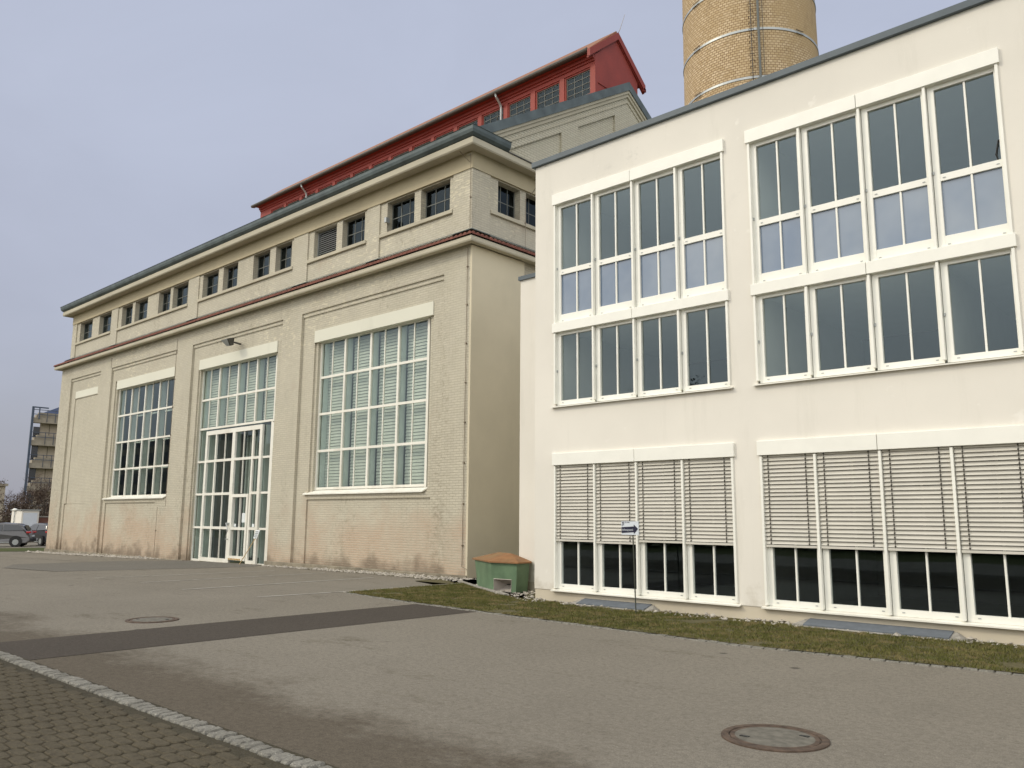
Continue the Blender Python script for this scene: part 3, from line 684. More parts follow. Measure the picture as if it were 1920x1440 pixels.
tile_run((XL-o, YF-o, zt), (XR+o, YF-o, zt), (0, -1, 0)); tile_run((XR+o, YF-o, zt), (XR+o, 33.5, zt), (1, 0, 0)); tile_run((XL-o, 33.5, zt), (XL-o, YF-o, zt), (-1, 0, 0))
tl.build('tile_ledge', 'tile', hall)
ringprof(MB(), [(-.15+.15, 10.07), (-.10, 10.13), (-.24, 10.22), (-.26, 10.23)], XL, XR, YF).build('ledge_flashing', 'zinc', hall)
ringprof(MB(), [(-.3, 12.66), (.02, 12.66), (.06, 12.62), (.17, 12.62), (.2, 12.66), (.2, 12.835), (-.5, 12.9)], XL, XR, YF).build('upper_cornice', 'stone', hall)
# eave gutter
m = MB(); gpf = [(.10, 12.86), (.20, 12.87), (.28, 12.94), (.31, 13.03), (.32, 13.12), (.34, 13.14), (.30, 13.15), (.0, 13.16), (-.4, 13.2)]
path = lambda o: [(XL-o, 17.7), (XL-o, YF-o), (XR+o, YF-o), (XR+o, 17.66)]
rows = [[(x, y, z) for x, y in path(o_)] for o_, z in gpf]
for a, b in zip(rows, rows[1:]):
    for i in range(3): m.add([a[i], a[i+1], b[i+1], b[i]], [(0, 1, 2, 3)])
for i in (0, 3): m.add([r_[i] for r_ in rows]+[(rows[-1][i][0], rows[-1][i][1], 12.86)], [tuple(range(len(rows)+1))])
m.build('gutter', 'zinc', hall)
m = MB(); m.box(XR+.08, XR+.23, 17.66, 33.6, 12.838, 12.875); m.build('cornice_flashing', 'dark_frame', hall)
# gable
YR = 24.85; ZR = 18.35
def zv(y, top=ZR): return top-.595*abs(y-YR)
def zp(y): return 13.31+.585*((y if y < YR else 2*YR-y)-18.22)
XG = -17.0
m = MB()
m.add([(XG-.08, 16.6, 12.7), (XG-.08, 33.1, 12.7), (XG-.08, 33.1, zv(33.1)-.1), (XG-.08, YR, ZR-.1), (XG-.08, 16.6, zv(16.6)-.1)], [(0, 1, 2, 3, 4)])
pn = [(17.9, 20.87), (21.8, 24.06), (25.64, 27.9), (28.83, 31.8)]; edges = [16.6]+[q for p in pn for q in p]+[33.1]
for i in range(0, len(edges), 2):
    a, b = edges[i], edges[i+1]
    pts = [(XG, a, 12.7), (XG, b, 12.7), (XG, b, zp(b))]+([(XG, YR, zp(YR))] if a < YR < b else [])+[(XG, a, zp(a))]
    m.prism(pts, (-.07, 0, 0))
for s_ in (-1, 1):
    y1 = 16.6 if s_ < 0 else 33.1
    m.prism([(XG, y1, zp(y1)), (XG, YR, zp(YR)), (XG, YR, ZR-.3), (XG, y1, zv(y1)-.3)], (-.07, 0, 0))
m.build('gable_wall', 'brick_gable', hall)
m = MB(); mv = MB()
for s_ in (-1, 1):
    y1 = YR+s_*8.35
    m.prism([(XG+.14, y1, zv(y1)-.02), (XG+.14, YR, ZR), (XG+.14, YR, ZR-.34), (XG+.14, y1, zv(y1)-.36)], (-.35, 0, 0))
    for k_, (o_, t0, t1) in enumerate(((.10, .34, .46), (.055, .46, .60), (.03, .78, .84))):
        mv.prism([(XG+o_, y1, zv(y1)-t0), (XG+o_, YR, ZR-t0), (XG+o_, YR, ZR-t1), (XG+o_, y1, zv(y1)-t1)], (-.2, 0, 0))
m.build('verge_capping', 'zinc', hall); mv.build('gable_moulding', 'stone', hall)
m = MB()
for s_ in (-1, 1):
    y1 = YR+s_*8.5
    m.prism([(XG-.2, y1, zv(y1)-.35), (XG-.2, YR, ZR-.2), (XG-.2, YR, ZR-.4), (XG-.2, y1, zv(y1)-.55)], (XL+.3-XG, 0, 0))
m.build('roof', 'roof_tile', hall)
MB().add([(XL, 16.6, 12.7), (XL, 33.1, 12.7), (XL, YR, ZR-.4)], [(0, 1, 2)]).build('far_gable', 'brick_gable', hall)
# lantern
XLr, XLl, YL0, YL1 = -17.44, -41.3, 23.43, 26.27
nw = 16; pitch = 1.515; ww = 1.17
wl = [(-17.72-i*pitch-ww, -17.72-i*pitch) for i in range(nw-1)]
def ld(x, z):
    for a, b in wl:
        if a < x < b and 17.64 < z < 18.64: return (.14, True)
        if a-.06 < x < b+.06 and z < 18.70: return (.04, False)
    return (0, False)
m = MB(); relief(m, [XLl, XLr]+[q for a, b in wl for q in (a, b, a-.06, b+.06)], [16.9, 17.64, 18.64, 18.70, 19.15], ld, lambda u, v, d: (u, YL0+d, v))
m.add([(XLl, YL1, 16.9), (XLr, YL1, 16.9), (XLr, YL1, 19.15), (XLl, YL1, 19.15)], [(0, 1, 2, 3)])
for x in (XLl, XLr): m.add([(x, YL0, 16.9), (x, YL1, 16.9), (x, YL1, 19.1), (x, YR, 20.4), (x, YL0, 19.1)], [(0, 1, 2, 3, 4)])
m.build('lantern_wall', 'red', hall)
m = MB(); m.box(XLl, XLr-.01, YL0-.05, YL0, 18.86, 18.95); m.box(XLl, XLr-.01, YL0-.12, YL0, 18.95, 19.1); m.box(XLl-.1, XLr+.02, YL0-.28, YL0, 19.1, 19.17)
m.build('lantern_eave', 'red', hall)
m = MB()
for s_ in (-1, 1):
    y1 = YR+s_*1.80
    m.prism([(XLr, y1, 19.20), (XLr, YR, 20.74), (XLr, YR, 20.60), (XLr, y1, 19.10)], (XLl-.25-XLr, 0, 0))
m.build('lantern_roof', 'roof_tile', hall)
m = MB()
for s_ in (-1, 1):
    y1 = YR+s_*1.86
    m.prism([(XLr+.10, y1, 19.14), (XLr+.10, YR, 20.64), (XLr+.10, YR, 20.34), (XLr+.10, y1, 18.84)], (-.14, 0, 0))
    m.prism([(XLr+.04, y1, 18.86), (XLr+.04, YR, 20.36), (XLr+.04, YR, 20.30), (XLr+.04, y1, 18.80)], (-.1, 0, 0))
m.box(XLr-.02, XLr+.1, YR+1.74, YR+1.90, 18.86, 19.0)
m.build('bargeboard', 'red', hall)
m = MB()
m.box(XLr, XLr+.03, 23.6, 24.9, 18.0, 18.05); m.box(XLr, XLr+.03, 24.85, 24.9, 17.2, 18.0)
m.build('gable_trim', 'red', hall)
m = MB(); m.tube([(XLr-.08, 23.04, 19.16), (XLl-.3, 23.04, 19.16)], .085, 10); m.box(XLl-.3, XLr-.08, 23.06, 23.18, 19.10, 19.22); m.build('lantern_gutter', 'dark_frame', hall)
for x in (-22.3, -36.6):
    m = MB(); m.tube([(x, 23.04, 19.1), (x, 23.06, 18.98), (x, 23.34, 18.72), (x, 23.38, 18.55), (x, 23.38, 17.3)], .05, 8); m.build('downpipe', 'galv', hall)
for i, (a, b) in enumerate(wl):
    m = MB(); y = YL0+.08
    m.box(a, a+.035, y, y+.04, 17.64, 18.64); m.box(b-.035, b, y, y+.04, 17.64, 18.64); m.box(a, b, y+.002, y+.038, 18.60, 18.64); m.box(a, b, y+.002, y+.038, 17.64, 17.68)
    for t in (.333, .667): m.box(a+(b-a)*t-.009, a+(b-a)*t+.009, y+.004, y+.03, 17.68, 18.6)
    for t in (.25, .5, .75): m.box(a+.035, b-.035, y+.006, y+.026, 17.64+t-.01, 17.64+t+.01)
    fr = m.build('lantern_window', 'muntin', hall)
    MB().add([(a, y+.02, 17.64), (b, y+.02, 17.64), (b, y+.02, 18.64), (a, y+.02, 18.64)], [(0, 1, 2, 3)]).build('pane', 'glass_dark', fr)
MB().tube([(XLr+.05, YR, 20.6), (XLr+.1, YR+.08, 20.75), (XLr+.35, YR+.1, 21.35)], .014, 5, .006).build('lightning_rod', 'wire', hall)
m = MB()
for i in range(18):
    x = XLr-.8-i*1.35; m.tube([(x, YR-.02, 20.6), (x, YR-.02, 20.72)], .012, 4)
m.tube([(XLr, YR, 20.70), (XLl, YR, 20.70)], .008, 4); m.build('ridge_conductor', 'wire', hall)
def conductor(pts, name='lightning_conductor'):
    m = MB(); m.tube(pts, .009, 5); 
    P = [Vector(p) for p in pts]
    for a, b in zip(P, P[1:]):
        n = int((b-a).length/1.1)
        for i in range(n):
            p = a.lerp(b, (i+.5)/n); m.box(p.x-.02, p.x+.02, p.y-.02, p.y+.03, p.z-.02, p.z+.02)
    return m.build(name, 'wire', hall)
conductor([(-16.82, 16.27, 9.5), (-16.84, 16.27, .32), (-16.62, 16.24, .26)])
conductor([(-17.0, 16.5, 12.6), (-17.0, 16.52, 12.2), (-17.0, 16.52, 10.2)]); conductor([(-17.6, 16.0, 13.1), (-17.4, 16.08, 12.9), (-17.02, 16.5, 12.3)])
conductor([(-35.15, 16.28, 9.4), (-35.15, 16.28, 2.05), (-35.9, 16.28, 2.02), (-35.9, 16.28, .0)])
conductor([(-42.2, 16.28, 9.4), (-42.2, 16.28, 8.9)]); conductor([(-16.9, 19.6, 12.6), (-16.9, 19.3, 12.2), (-16.9, 18.9, 11.8), (-16.9, 18.9, 10.2)])
MB().box(-21.02, -20.92, YU-.1, YU+.05, 11.35, 11.52).build('sensor_box', 'galv', hall)
# interior liner
m = MB(); X0, X1, Ya, Yb, Z0, Z1 = XL+.3, XR-.4, 17.4, 32.9, -.35, 12.3
m.add([(X0, Ya-.6, Z0), (X1, Ya-.6, Z0), (X1, Yb, Z0), (X0, Yb, Z0)], [(0, 1, 2, 3)]); m.add([(X0, Yb, Z0), (X1, Yb, Z0), (X1, Yb, Z1), (X0, Yb, Z1)], [(0, 1, 2, 3)])
for x in (X0, X1, -34.0, -26.4): m.add([(x, Ya-.5, Z0), (x, Yb, Z0), (x, Yb, 8.4), (x, Ya-.5, 8.4)], [(0, 1, 2, 3)])
m.add([(X0, Ya-.5, 8.4), (X1, Ya-.5, 8.4), (X1, Yb, 8.4), (X0, Yb, 8.4)], [(0, 1, 2, 3)])
m.add([(X0, 17.0, 8.4), (X1, 17.0, 8.4), (X1, 17.0, 10.8), (X0, 17.0, 10.8)], [(0, 1, 2, 3)])
m.build('interior', 'inside', hall)
m = MB(); m.box(XLl+.4, XLr-.4, 23.9, 25.8, 16.8, 19.0); m.box(XL+.6, XUR-.9, 17.6, 32.5, 10.6, 12.4); m.build('dark_interior', 'inside_dark', hall)  # dark boxes standing in for the unlit space behind the small panes
# stair and curtains seen dimly behind the entrance glass
m = MB()
for i in range(7): m.box(-32.1+i*.26, -32.0+i*.26, 18.2, 18.3, 0, 5.0)
m.build('inner_curtain', 'fin', hall)
for i in range(2):
    t = empty('hanging_lamp', (-38.6, 19+i*2.2, 7.05-i*.35), ('nearer' if i == 0 else 'farther')+' of two white tube lamps hanging behind the left tall window', 'lamp', 'tube lamps inside the hall')
    MB().box(-41.4, -35.6, 18.95+i*2.2, 19.05+i*2.2, 7.02-i*.35, 7.10-i*.35).build('lamp_rail', 'white_metal', t)
    m = MB()
    for x in (-40.5, -38.5, -36.5): m.tube([(x, 19+i*2.2, 7.1-i*.35), (x, 19+i*2.2, 8.4)], .01, 5)
    m.build('suspension', 'galv', t)

# floodlight
fl = empty('floodlight', (-29.9, 16.2, 8.4), 'small dark floodlight fixed to the brick above the tall entrance', 'lamp')
m = MB(); m.add([(-30.15, 16.0, 8.60), (-29.62, 16.0, 8.60), (-29.62, 15.72, 8.52), (-30.15, 15.72, 8.52), (-30.0, 16.05, 8.32), (-29.75, 16.05, 8.32), (-29.75, 15.9, 8.28), (-30.0, 15.9, 8.28)],
      [(0, 1, 2, 3), (4, 5, 6, 7), (0, 1, 5, 4), (1, 2, 6, 5), (2, 3, 7, 6), (3, 0, 4, 7)]); m.build('lamp_housing', 'dark_frame', fl, bevel=.01)
MB().tube([(-29.75, 16.35, 8.4), (-29.7, 16.05, 8.42)], .04, 8).build('bracket', 'dark_frame', fl)
MB().add([(-30.12, 15.70, 8.50), (-29.65, 15.70, 8.50), (-29.77, 15.88, 8.27), (-29.98, 15.88, 8.27)], [(0, 1, 2, 3)]).build('lamp_glass', 'galv', fl)
# placard on a stick at the entrance
pc = empty('placard', (-28.1, 16.4, -.1), 'small paper notice on a thin wooden stick leaning beside the entrance door', 'sign')
MB().tube([(-28.35, 16.05, -.1), (-27.86, 16.42, .95)], .016, 6).build('stick', 'wood', pc)
MB().prism([(-28.0, 16.36, .86), (-27.74, 16.36, .86), (-27.66, 16.42, 1.16), (-27.93, 16.42, 1.16)], (0, -.01, 0)).build('notice_board', 'paper', pc)
m = MB()
for i in range(4): m.box(-27.94+i*.01, -27.74+i*.012, 16.340+i*.012, 16.344+i*.012, .91+i*.06, .925+i*.06)
m.build('handwriting', 'cord', pc)

# ------------------------------------------------------------------ white building
YW = 13.2
wb = empty('white_building', (-4, 13.2, 0), 'white rendered three storey annex with grey roof edge, right of the brick hall', 'building')
XW0, XW1, YWB = -11.5, 13.6, 24.0
groups = [(-10.95, [-9.93, -8.94, -7.94], -6.93), (-6.42, [-5.48, -4.46, -3.45], -2.43), (-1.9, [-.9, .1, 1.1], 2.1)]
def wd(x, z):
    for a, _, b in groups:
        if a < x < b and (3.96 < z < 8.5 or .24 < z < 2.9): return (.25, True)
    return (0, False)
m = MB(); relief(m, [XW0, XW1]+[q for a, _, b in groups for q in (a, b)], [.235, .24, 2.9, 3.96, 8.5, 9.4], wd, lambda u, v, d: (u, YW+d, v))
m.add([(XW0, YW, .235), (XW0, YWB, .235), (XW0, YWB, 9.4), (XW0, YW, 9.4)], [(0, 1, 2, 3)]); m.add([(XW1, YW, .2), (XW1, YWB, .2), (XW1, YWB, 9.4), (XW1, YW, 9.4)], [(0, 1, 2, 3)])
m.add([(XW0, YWB, -.3), (XW1, YWB, -.3), (XW1, YWB, 9.4), (XW0, YWB, 9.4)], [(0, 1, 2, 3)])
m.build('wall', 'white_wall', wb)
MB().box(XW0+.012, XW1-.01, YW+.012, YW+.3, -.5, .237).build('plinth', 'plinth', wb); MB().box(XW0+.012, XW0+.3, YW+.3, YWB, -.5, .237).build('plinth', 'plinth', wb)
m = MB(); m.box(XW0-.07, XW1+.07, YW-.07, YW+.35, 9.385, 9.51); m.box(XW0-.07, XW0+.35, YW+.35, YWB, 9.385, 9.51); m.box(XW0+.3, XW1, YW+.3, YWB, 9.2, 9.3); m.build('roof_edge', 'coping', wb, bevel=.01)
# low link wall beside it
m = MB(); m.box(-13.2, XW0+.02, 14.6, 23.9, .22, 7.42); m.build('link_wall', 'white_wall', wb)
MB().box(-13.19, XW0+.02, 14.61, 23.8, -.5, .22).build('plinth', 'plinth', wb); MB().box(-13.24, XW0, 14.55, 23.9, 7.42, 7.52).build('link_coping', 'coping', wb)
def sash(x0, x1, z0, z1, sp=None, dbl=False, deep=.045, blindz=None):
    """one glazed unit between two guide rails; sp = height of the transom dividing clear from blue-grey panes"""
    y = YW+deep; m = MB(); a, b = x0+.03, x1-.01; md = (a+.06+b)/2
    m.box(a, a+.095, y, y+.07, z0, z1); m.box(b-.055, b, y, y+.07, z0, z1); m.box(a+.095, b-.055, y+.003, y+.067, z1-.07, z1); 
    m.box(a+.095, b-.055, y+.003, y+.067, z0, z0+(.10 if not sp else .19))
    if sp: m.box(a+.095, b-.055, y+.004, y+.066, sp-.055, sp+.055)
    zb = z0+(.10 if not sp else .19)
    m.box(md-.014, md+.014, y+.012, y+.05, zb, (sp-.06) if sp else z1-.08)
    if sp: m.box(md-.014, md+.014, y+.012, y+.05, sp+.06, z1-.08)
    fr = m.build('window', 'white_metal', wb)
    zl = sp if sp else z0+.05
    MB().add([(a+.05, y+.045, zl), (b-.02, y+.045, zl), (b-.02, y+.045, z1-.03), (a+.05, y+.045, z1-.03)], [(0, 1, 2, 3)]).build('pane', 'glass', fr)
    if sp: MB().add([(a+.05, y+.045, z0+.05), (b-.02, y+.045, z0+.05), (b-.02, y+.045, sp), (a+.05, y+.045, sp)], [(0, 1, 2, 3)]).build('spandrel_pane', 'spandrel', fr)
    h = MB()
    for zz in (z0+.06,)+((sp,) if sp else ()): h.box(a+.13, a+.17, y-.006, y, zz-.012, zz+.0); h.box(b-.12, b-.08, y-.006, y, zz-.012, zz)
    h.box(a+.0, a+.02, y-.025, y, z0+(z1-z0)*.45, z0+(z1-z0)*.45+.05)
    h.build('window_fitting', 'galv', fr)
    return fr
for gi, (a, ms, b) in enumerate(groups):
    xb = [a]+ms+[b]
    for i in range(4):
        sash(xb[i], xb[i+1], 5.73, 8.36, 6.85); sash(xb[i], xb[i+1], 3.98, 5.54); sash(xb[i], xb[i+1], .26, 2.75)
        # outside venetian blind of the ground floor
        zb = (1.235 if gi else (1.225, 1.205, 1.25, 1.24)[i]); m = MB(); z = zb+.03; q = 0; rnd = random.Random(gi*10+i)
        while z < 2.75:
            jj = rnd.uniform(-.0025, .0025); y = YW+.012
            m.add([(xb[i]+.03, y-.020, z+jj), (xb[i+1]-.03, y-.020, z+jj+rnd.uniform(-.003, .003)), (xb[i+1]-.03, y+.005, z+.032), (xb[i]+.03, y+.005, z+.032), (xb[i+1]-.03, y+.018, z+.0625), (xb[i]+.03, y+.018, z+.0625)], [(0, 1, 2, 3), (3, 2, 4, 5)]); z += .0655
        m.box(xb[i]+.03, xb[i+1]-.03, YW-.012, YW+.03, zb-.02, zb+.018)
        bl = m.build('venetian_blind', 'blind', wb)
        m = MB()
        for t in (.14, .83):
            x = xb[i]+t*(xb[i+1]-xb[i]); z = zb+.02
            m.box(x-.004, x+.004, YW-.008, YW-.004, zb, 2.75)
            while z < 2.74: m.box(x-.012, x+.008, YW-.010, YW-.002, z+.012, z+.034); z += .0655
        m.build('blind_cord', 'cord', bl)
    for i, x in enumerate(xb):
        e0 = .0 if 0 < i < 4 else (.012 if i == 0 else -.012)
        for z0, z1 in ((5.62, 8.37), (4.02, 5.52), (.27, 2.72)):
            MB().box(x+e0-.02, x+e0+.02, YW-.032, YW+.06, z0, z1).build('guide_rail', 'white_metal', wb)
    for z0, z1, yo in ((8.36, 8.60, .055), (5.53, 5.73, .055), (2.735, 2.98, .055)):
        mid = ms[1]-.02
        for p, q in ((a-.04, mid-.004), (mid+.004, b+.04)): MB().box(p, q, YW-yo, YW+.10, z0, z1).build('shutter_box', 'white_metal', wb, bevel=.006)
    for z in (3.96, .245):
        MB().prism([(a-.06, YW-.075, z-.03), (b+.06, YW-.075, z-.03), (b+.06, YW+.11, z), (a-.06, YW+.11, z)], (0, 0, .022)).build('window_sill', 'frame', wb)
    # rooms behind the glass
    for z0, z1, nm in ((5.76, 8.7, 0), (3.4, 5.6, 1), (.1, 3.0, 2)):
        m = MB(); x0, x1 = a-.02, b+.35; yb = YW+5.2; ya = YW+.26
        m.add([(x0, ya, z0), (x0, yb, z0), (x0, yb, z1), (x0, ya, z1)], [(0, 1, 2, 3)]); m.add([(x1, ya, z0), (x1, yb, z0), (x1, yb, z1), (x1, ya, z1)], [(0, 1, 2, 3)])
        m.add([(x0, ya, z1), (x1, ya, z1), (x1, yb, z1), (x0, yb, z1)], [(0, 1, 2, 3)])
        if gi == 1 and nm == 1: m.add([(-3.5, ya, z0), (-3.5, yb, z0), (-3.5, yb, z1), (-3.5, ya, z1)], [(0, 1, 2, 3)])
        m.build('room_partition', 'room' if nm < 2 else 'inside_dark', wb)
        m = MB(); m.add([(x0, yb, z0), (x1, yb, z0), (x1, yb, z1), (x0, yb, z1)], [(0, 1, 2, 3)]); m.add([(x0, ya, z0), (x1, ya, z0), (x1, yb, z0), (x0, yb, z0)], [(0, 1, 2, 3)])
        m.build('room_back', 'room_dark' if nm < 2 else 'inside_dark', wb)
m = MB(); m.tube([(-2.42, YW+.09, 7.3), (-2.52, YW+.07, 7.2), (-2.56, YW+.07, 7.0), (-2.52, YW+.07, 6.82), (-2.46, YW+.09, 6.76)], .011, 6)
m.build('loose_cable', 'black', wb)

# ------------------------------------------------------------------ chimney
cx, cy = -18.78, 39.2
chim = empty('brick_chimney', (cx, cy, 0), 'tall round yellow brick chimney with grey steel hoops behind the white building', 'chimney')
k = NM('chimney_brick', .8, .3)
dx = k.math('SUBTRACT', k.x.outputs[0], cx); dy = k.math('SUBTRACT', k.x.outputs[1], cy)
ang = k.math('MULTIPLY', k.math('ARCTAN2', dy, dx), 3.5)
t = k.n.new('ShaderNodeTexBrick'); k.link(k.vec(ang, k.x.outputs[2], 0), t.inputs[0])
t.inputs['Scale'].default_value = 1; t.inputs['Brick Width'].default_value = .215; t.inputs['Row Height'].default_value = .135; t.inputs['Mortar Size'].default_value = .016; t.inputs['Mortar Smooth'].default_value = .2
t.inputs['Color1'].default_value = (.48, .36, .20, 1); t.inputs['Color2'].default_value = (.63, .50, .32, 1); t.inputs['Mortar'].default_value = (.20, .11, .05, 1)
pm = k.rng(k.noise(.5, 5), .40, .60, 0, 1)
rep = k.rng(k.math('ADD', k.math('MULTIPLY', ang, .12), k.noise(.4, 4)), .26, .36, 0, 1)   # repointed side
rep = k.math('MAXIMUM', rep, k.math('MULTIPLY', pm, .45))
c_ = k.mix(k.math('MULTIPLY', rep, .8), t.outputs['Color'], (.42, .30, .155))
c_ = k.mix(k.rng(k.noise(2.2, 6, stretch=(1, 1, .5)), .55, .8, 0, .5), c_, (.22, .15, .08)); k.col(c_)
k.bump(k.math('MULTIPLY', t.outputs['Fac'], -1.), .5, .015)
CR = lambda z: 3.50-.006*(z-26)
MB().lathe([(CR(z), z) for z in (-.5, 10, 20, 26, 30, 45)]+[(CR(45)-.4, 45)], cx, cy, 96).build('shaft', k.m, chim, smooth=True)
for z in (18.2, 20.8, 23.4, 26.0, 28.6, 31.2):
    r_ = CR(z); MB().lathe([(r_, z-.06), (r_+.03, z-.06), (r_+.03, z+.06), (r_, z+.06)], cx, cy, 96).build('hoop', 'galv', chim)
    m = MB()
    for an in (-1.95, -.35):
        px, py = cx+(r_+.06)*math.cos(an), cy+(r_+.06)*math.sin(an)
        for dz in (-.09, .09): m.tube([(px+.25*math.sin(an), py-.25*math.cos(an), z+dz), (px-.25*math.sin(an), py+.25*math.cos(an), z+dz)], .02, 5)
    m.build('hoop_clamp', 'dark_frame', chim)
an = math.atan2(-cy, -cx)+.14
def cp(a_, r_, z): return (cx+r_*math.cos(a_), cy+r_*math.sin(a_), z)
MB().tube([cp(an, 3.62, 10), cp(an, 3.60, 26), cp(an, 3.57, 45)], .065, 8).build('cable_duct', 'duct', chim)
m = MB(); m.tube([cp(an-.10, 3.60, 10), cp(an-.10, 3.57, 45)], .02, 5); m.tube([cp(an+.06, 3.60, 10), cp(an+.06, 3.57, 45)], .012, 5)
for i in range(90):
    z = 12+i*.34; m.tube([cp(an-.13, 3.50, z), cp(an-.13, 3.68, z), cp(an-.07, 3.68, z), cp(an-.07, 3.50, z)], .014, 4)
m.build('climbing_irons', 'dark_frame', chim)

# ------------------------------------------------------------------ grit bin
gb = empty('grit_bin', (-13.5, 14.3, 0), 'weathered green grit bin with an orange pitched lid, beside the concrete edging', 'grit bin')
hexb = [(-14.60, 14.58), (-13.42, 13.90), (-12.70, 13.97), (-12.72, 14.40), (-13.35, 15.05), (-14.35, 15.2)]
gcx, gcy = -13.5, 14.5
def sc(f_, z): return [(gcx+(p[0]-gcx)*f_, gcy+(p[1]-gcy)*f_, z) for p in hexb]
b0, b1 = sc(.93, -.04), sc(1.04, .68)
m = MB()
# body faces; the front right face (1->2) carries the chute opening
for i in range(6):
    j2 = (i+1) % 6
    if i != 1: m.add([b0[i], b0[j2], b1[j2], b1[i]], [(0, 1, 2, 3)])
def fp(u, v):
    A = Vector(b0[1]).lerp(Vector(b0[2]), u); B = Vector(b1[1]).lerp(Vector(b1[2]), u); return A.lerp(B, v)
u0_, u1_, v1_ = .08, .80, .46
m.add([fp(0, 0), fp(u0_, 0), fp(u0_+.02, v1_), fp(0, v1_)], [(0, 1, 2, 3)]); m.add([fp(u1_, 0), fp(1, 0), fp(1, v1_), fp(u1_, v1_)], [(0, 1, 2, 3)]); m.add([fp(0, v1_), fp(1, v1_), fp(1, 1), fp(0, 1)], [(0, 1, 2, 3)])
m.build('bin_body', 'bin', gb, bevel=.012)
inn = Vector((.1, .32, 0)); m = MB(); A, B_, C2, D2 = fp(u0_, 0), fp(u1_, 0), fp(u1_, v1_), fp(u0_+.02, v1_)
a2, b2_, c2, d2 = A+inn+Vector((0, 0, .18)), A.lerp(B_, .6)+inn+Vector((0, 0, .18)), A.lerp(B_, .55)+inn*1.1+Vector((0, 0, .20)), A+inn+Vector((0, 0, .2))
m.add([B_, C2, c2, b2_], [(0, 1, 2, 3)]); m.add([D2, C2, c2, d2], [(0, 1, 2, 3)]); m.add([A, D2, d2, a2], [(0, 1, 2, 3)]); m.add([A, B_, b2_, a2], [(0, 1, 2, 3)])
m.tube([A, D2, C2, B_], .012, 5); m.build('chute', 'binrim', gb)
l0, l1, rt = sc(1.13, .655), sc(1.13, .685), None
r1, r2 = (-13.95, 14.7, .85), (-13.2, 14.35, .85)
m = MB()
for i in range(6): m.add([l0[i], l0[(i+1) % 6], l1[(i+1) % 6], l1[i]], [(0, 1, 2, 3)])
m.add(l0, [(0, 1, 2, 3, 4, 5)]); near = [r1, r1, r2, r2, r2, r1]
near = [r1, r2, r2, r2, r2, r1]
m.add([l1[0], l1[1], r2, r1], [(0, 1, 2, 3)]); m.add([l1[1], l1[2], r2], [(0, 1, 2)]); m.add([l1[2], l1[3], r2], [(0, 1, 2)]); m.add([l1[3], l1[4], r2], [(0, 1, 2)]); m.add([l1[4], l1[5], r1, r2], [(0, 1, 2, 3)]); m.add([l1[5], l1[0], r1], [(0, 1, 2)])
m.build('lid', 'lid', gb)

# ------------------------------------------------------------------ arrow sign
sg = empty('arrow_sign', (-8.55, 12.55, 0), 'small white direction sign with a dark blue arrow on a thin pole in the grass', 'sign')
MB().tube([(-8.56, 12.55, -.05), (-8.60, 12.55, 1.38)], .011, 8).build('pole', 'pole', sg)
X, Z = -8.83, 1.37
MB().box(X, X+.37, 12.525, 12.535, Z+.005, Z+.245).build('sign_panel', 'signwhite', sg)
m = MB(); y = 12.521
m.add([(X+.005, y, Z+.035), (X+.27, y, Z+.055), (X+.27, y, Z+.02), (X+.36, y, Z+.115), (X+.27, y, Z+.19), (X+.27, y, Z+.155), (X+.005, y, Z+.14)], [tuple(range(7))]); m.build('arrow', 'navy', sg)
def text(body, size, loc, mat, parent, rx=90):
    cu = bpy.data.curves.new('t', 'FONT'); cu.body = body; cu.size = size; cu.extrude = .0004
    to = bpy.data.objects.new('t', cu); C.objects.link(to); to.location = loc; to.rotation_euler = (R_(rx), 0, 0)
    bpy.context.view_layer.update(); me = bpy.data.meshes.new_from_object(to.evaluated_get(bpy.context.evaluated_depsgraph_get()))
    me.transform(to.matrix_world); bpy.data.objects.remove(to); me.materials.clear(); me.materials.append(MT[mat])
    o = bpy.data.objects.new('lettering', me); C.objects.link(o); o.parent = parent; o.matrix_parent_inverse = Matrix.Translation(parent.location).inverted(); return o
text('Infotagwerk', .05, (X+.02, 12.519, Z+.078), 'signwhite', sg)
text('TZ HSA', .032, (X+.07, 12.522, Z+.215), 'navy', sg)
m = MB(); m.box(X+.025, X+.032, 12.519, 12.523, Z+.16, Z+.235); m.box(X+.025, X+.055, 12.519, 12.523, Z+.228, Z+.236); m.box(X+.048, X+.055, 12.519, 12.523, Z+.175, Z+.235); m.build('emblem', 'navy', sg)

# ------------------------------------------------------------------ light well covers
for nm, x0, x1, lb in (('a', -10.35, -8.55, 'grey light well cover below the left group of ground floor windows'), ('b', -5.85, -3.5, 'grey light well cover below the right group of ground floor windows')):
    t = empty('light_well', ((x0+x1)/2, 12.95, 0), lb, 'light well cover', 'light well covers along the white wall')
    MB().add([(x0+.15, 12.93, .055), (x1-.1, 12.93, .055), (x1-.1, 13.205, .125), (x0+.15, 13.205, .125), (x0+.15, 12.93, .025), (x1-.1, 12.93, .025), (x1-.1, 13.205, .0), (x0+.15, 13.205, .0)],
             [(0, 1, 2, 3), (0, 1, 5, 4), (1, 2, 6, 5), (2, 3, 7, 6), (3, 0, 4, 7)]).build('cover_slab', 'slab', t, bevel=.006)
    MB().add([(x0-.12, 12.84, .0), (x1+.12, 12.84, .0), (x1-.06, 12.94, .035), (x0+.1, 12.94, .035), (x0-.12, 13.2, .0), (x1+.12, 13.2, .0), (x1-.06, 13.2, .11), (x0+.1, 13.2, .11)],
             [(0, 1, 2, 3), (0, 3, 7, 4), (1, 5, 6, 2), (3, 2, 6, 7)]).build('kerb_frame', 'concrete', t)

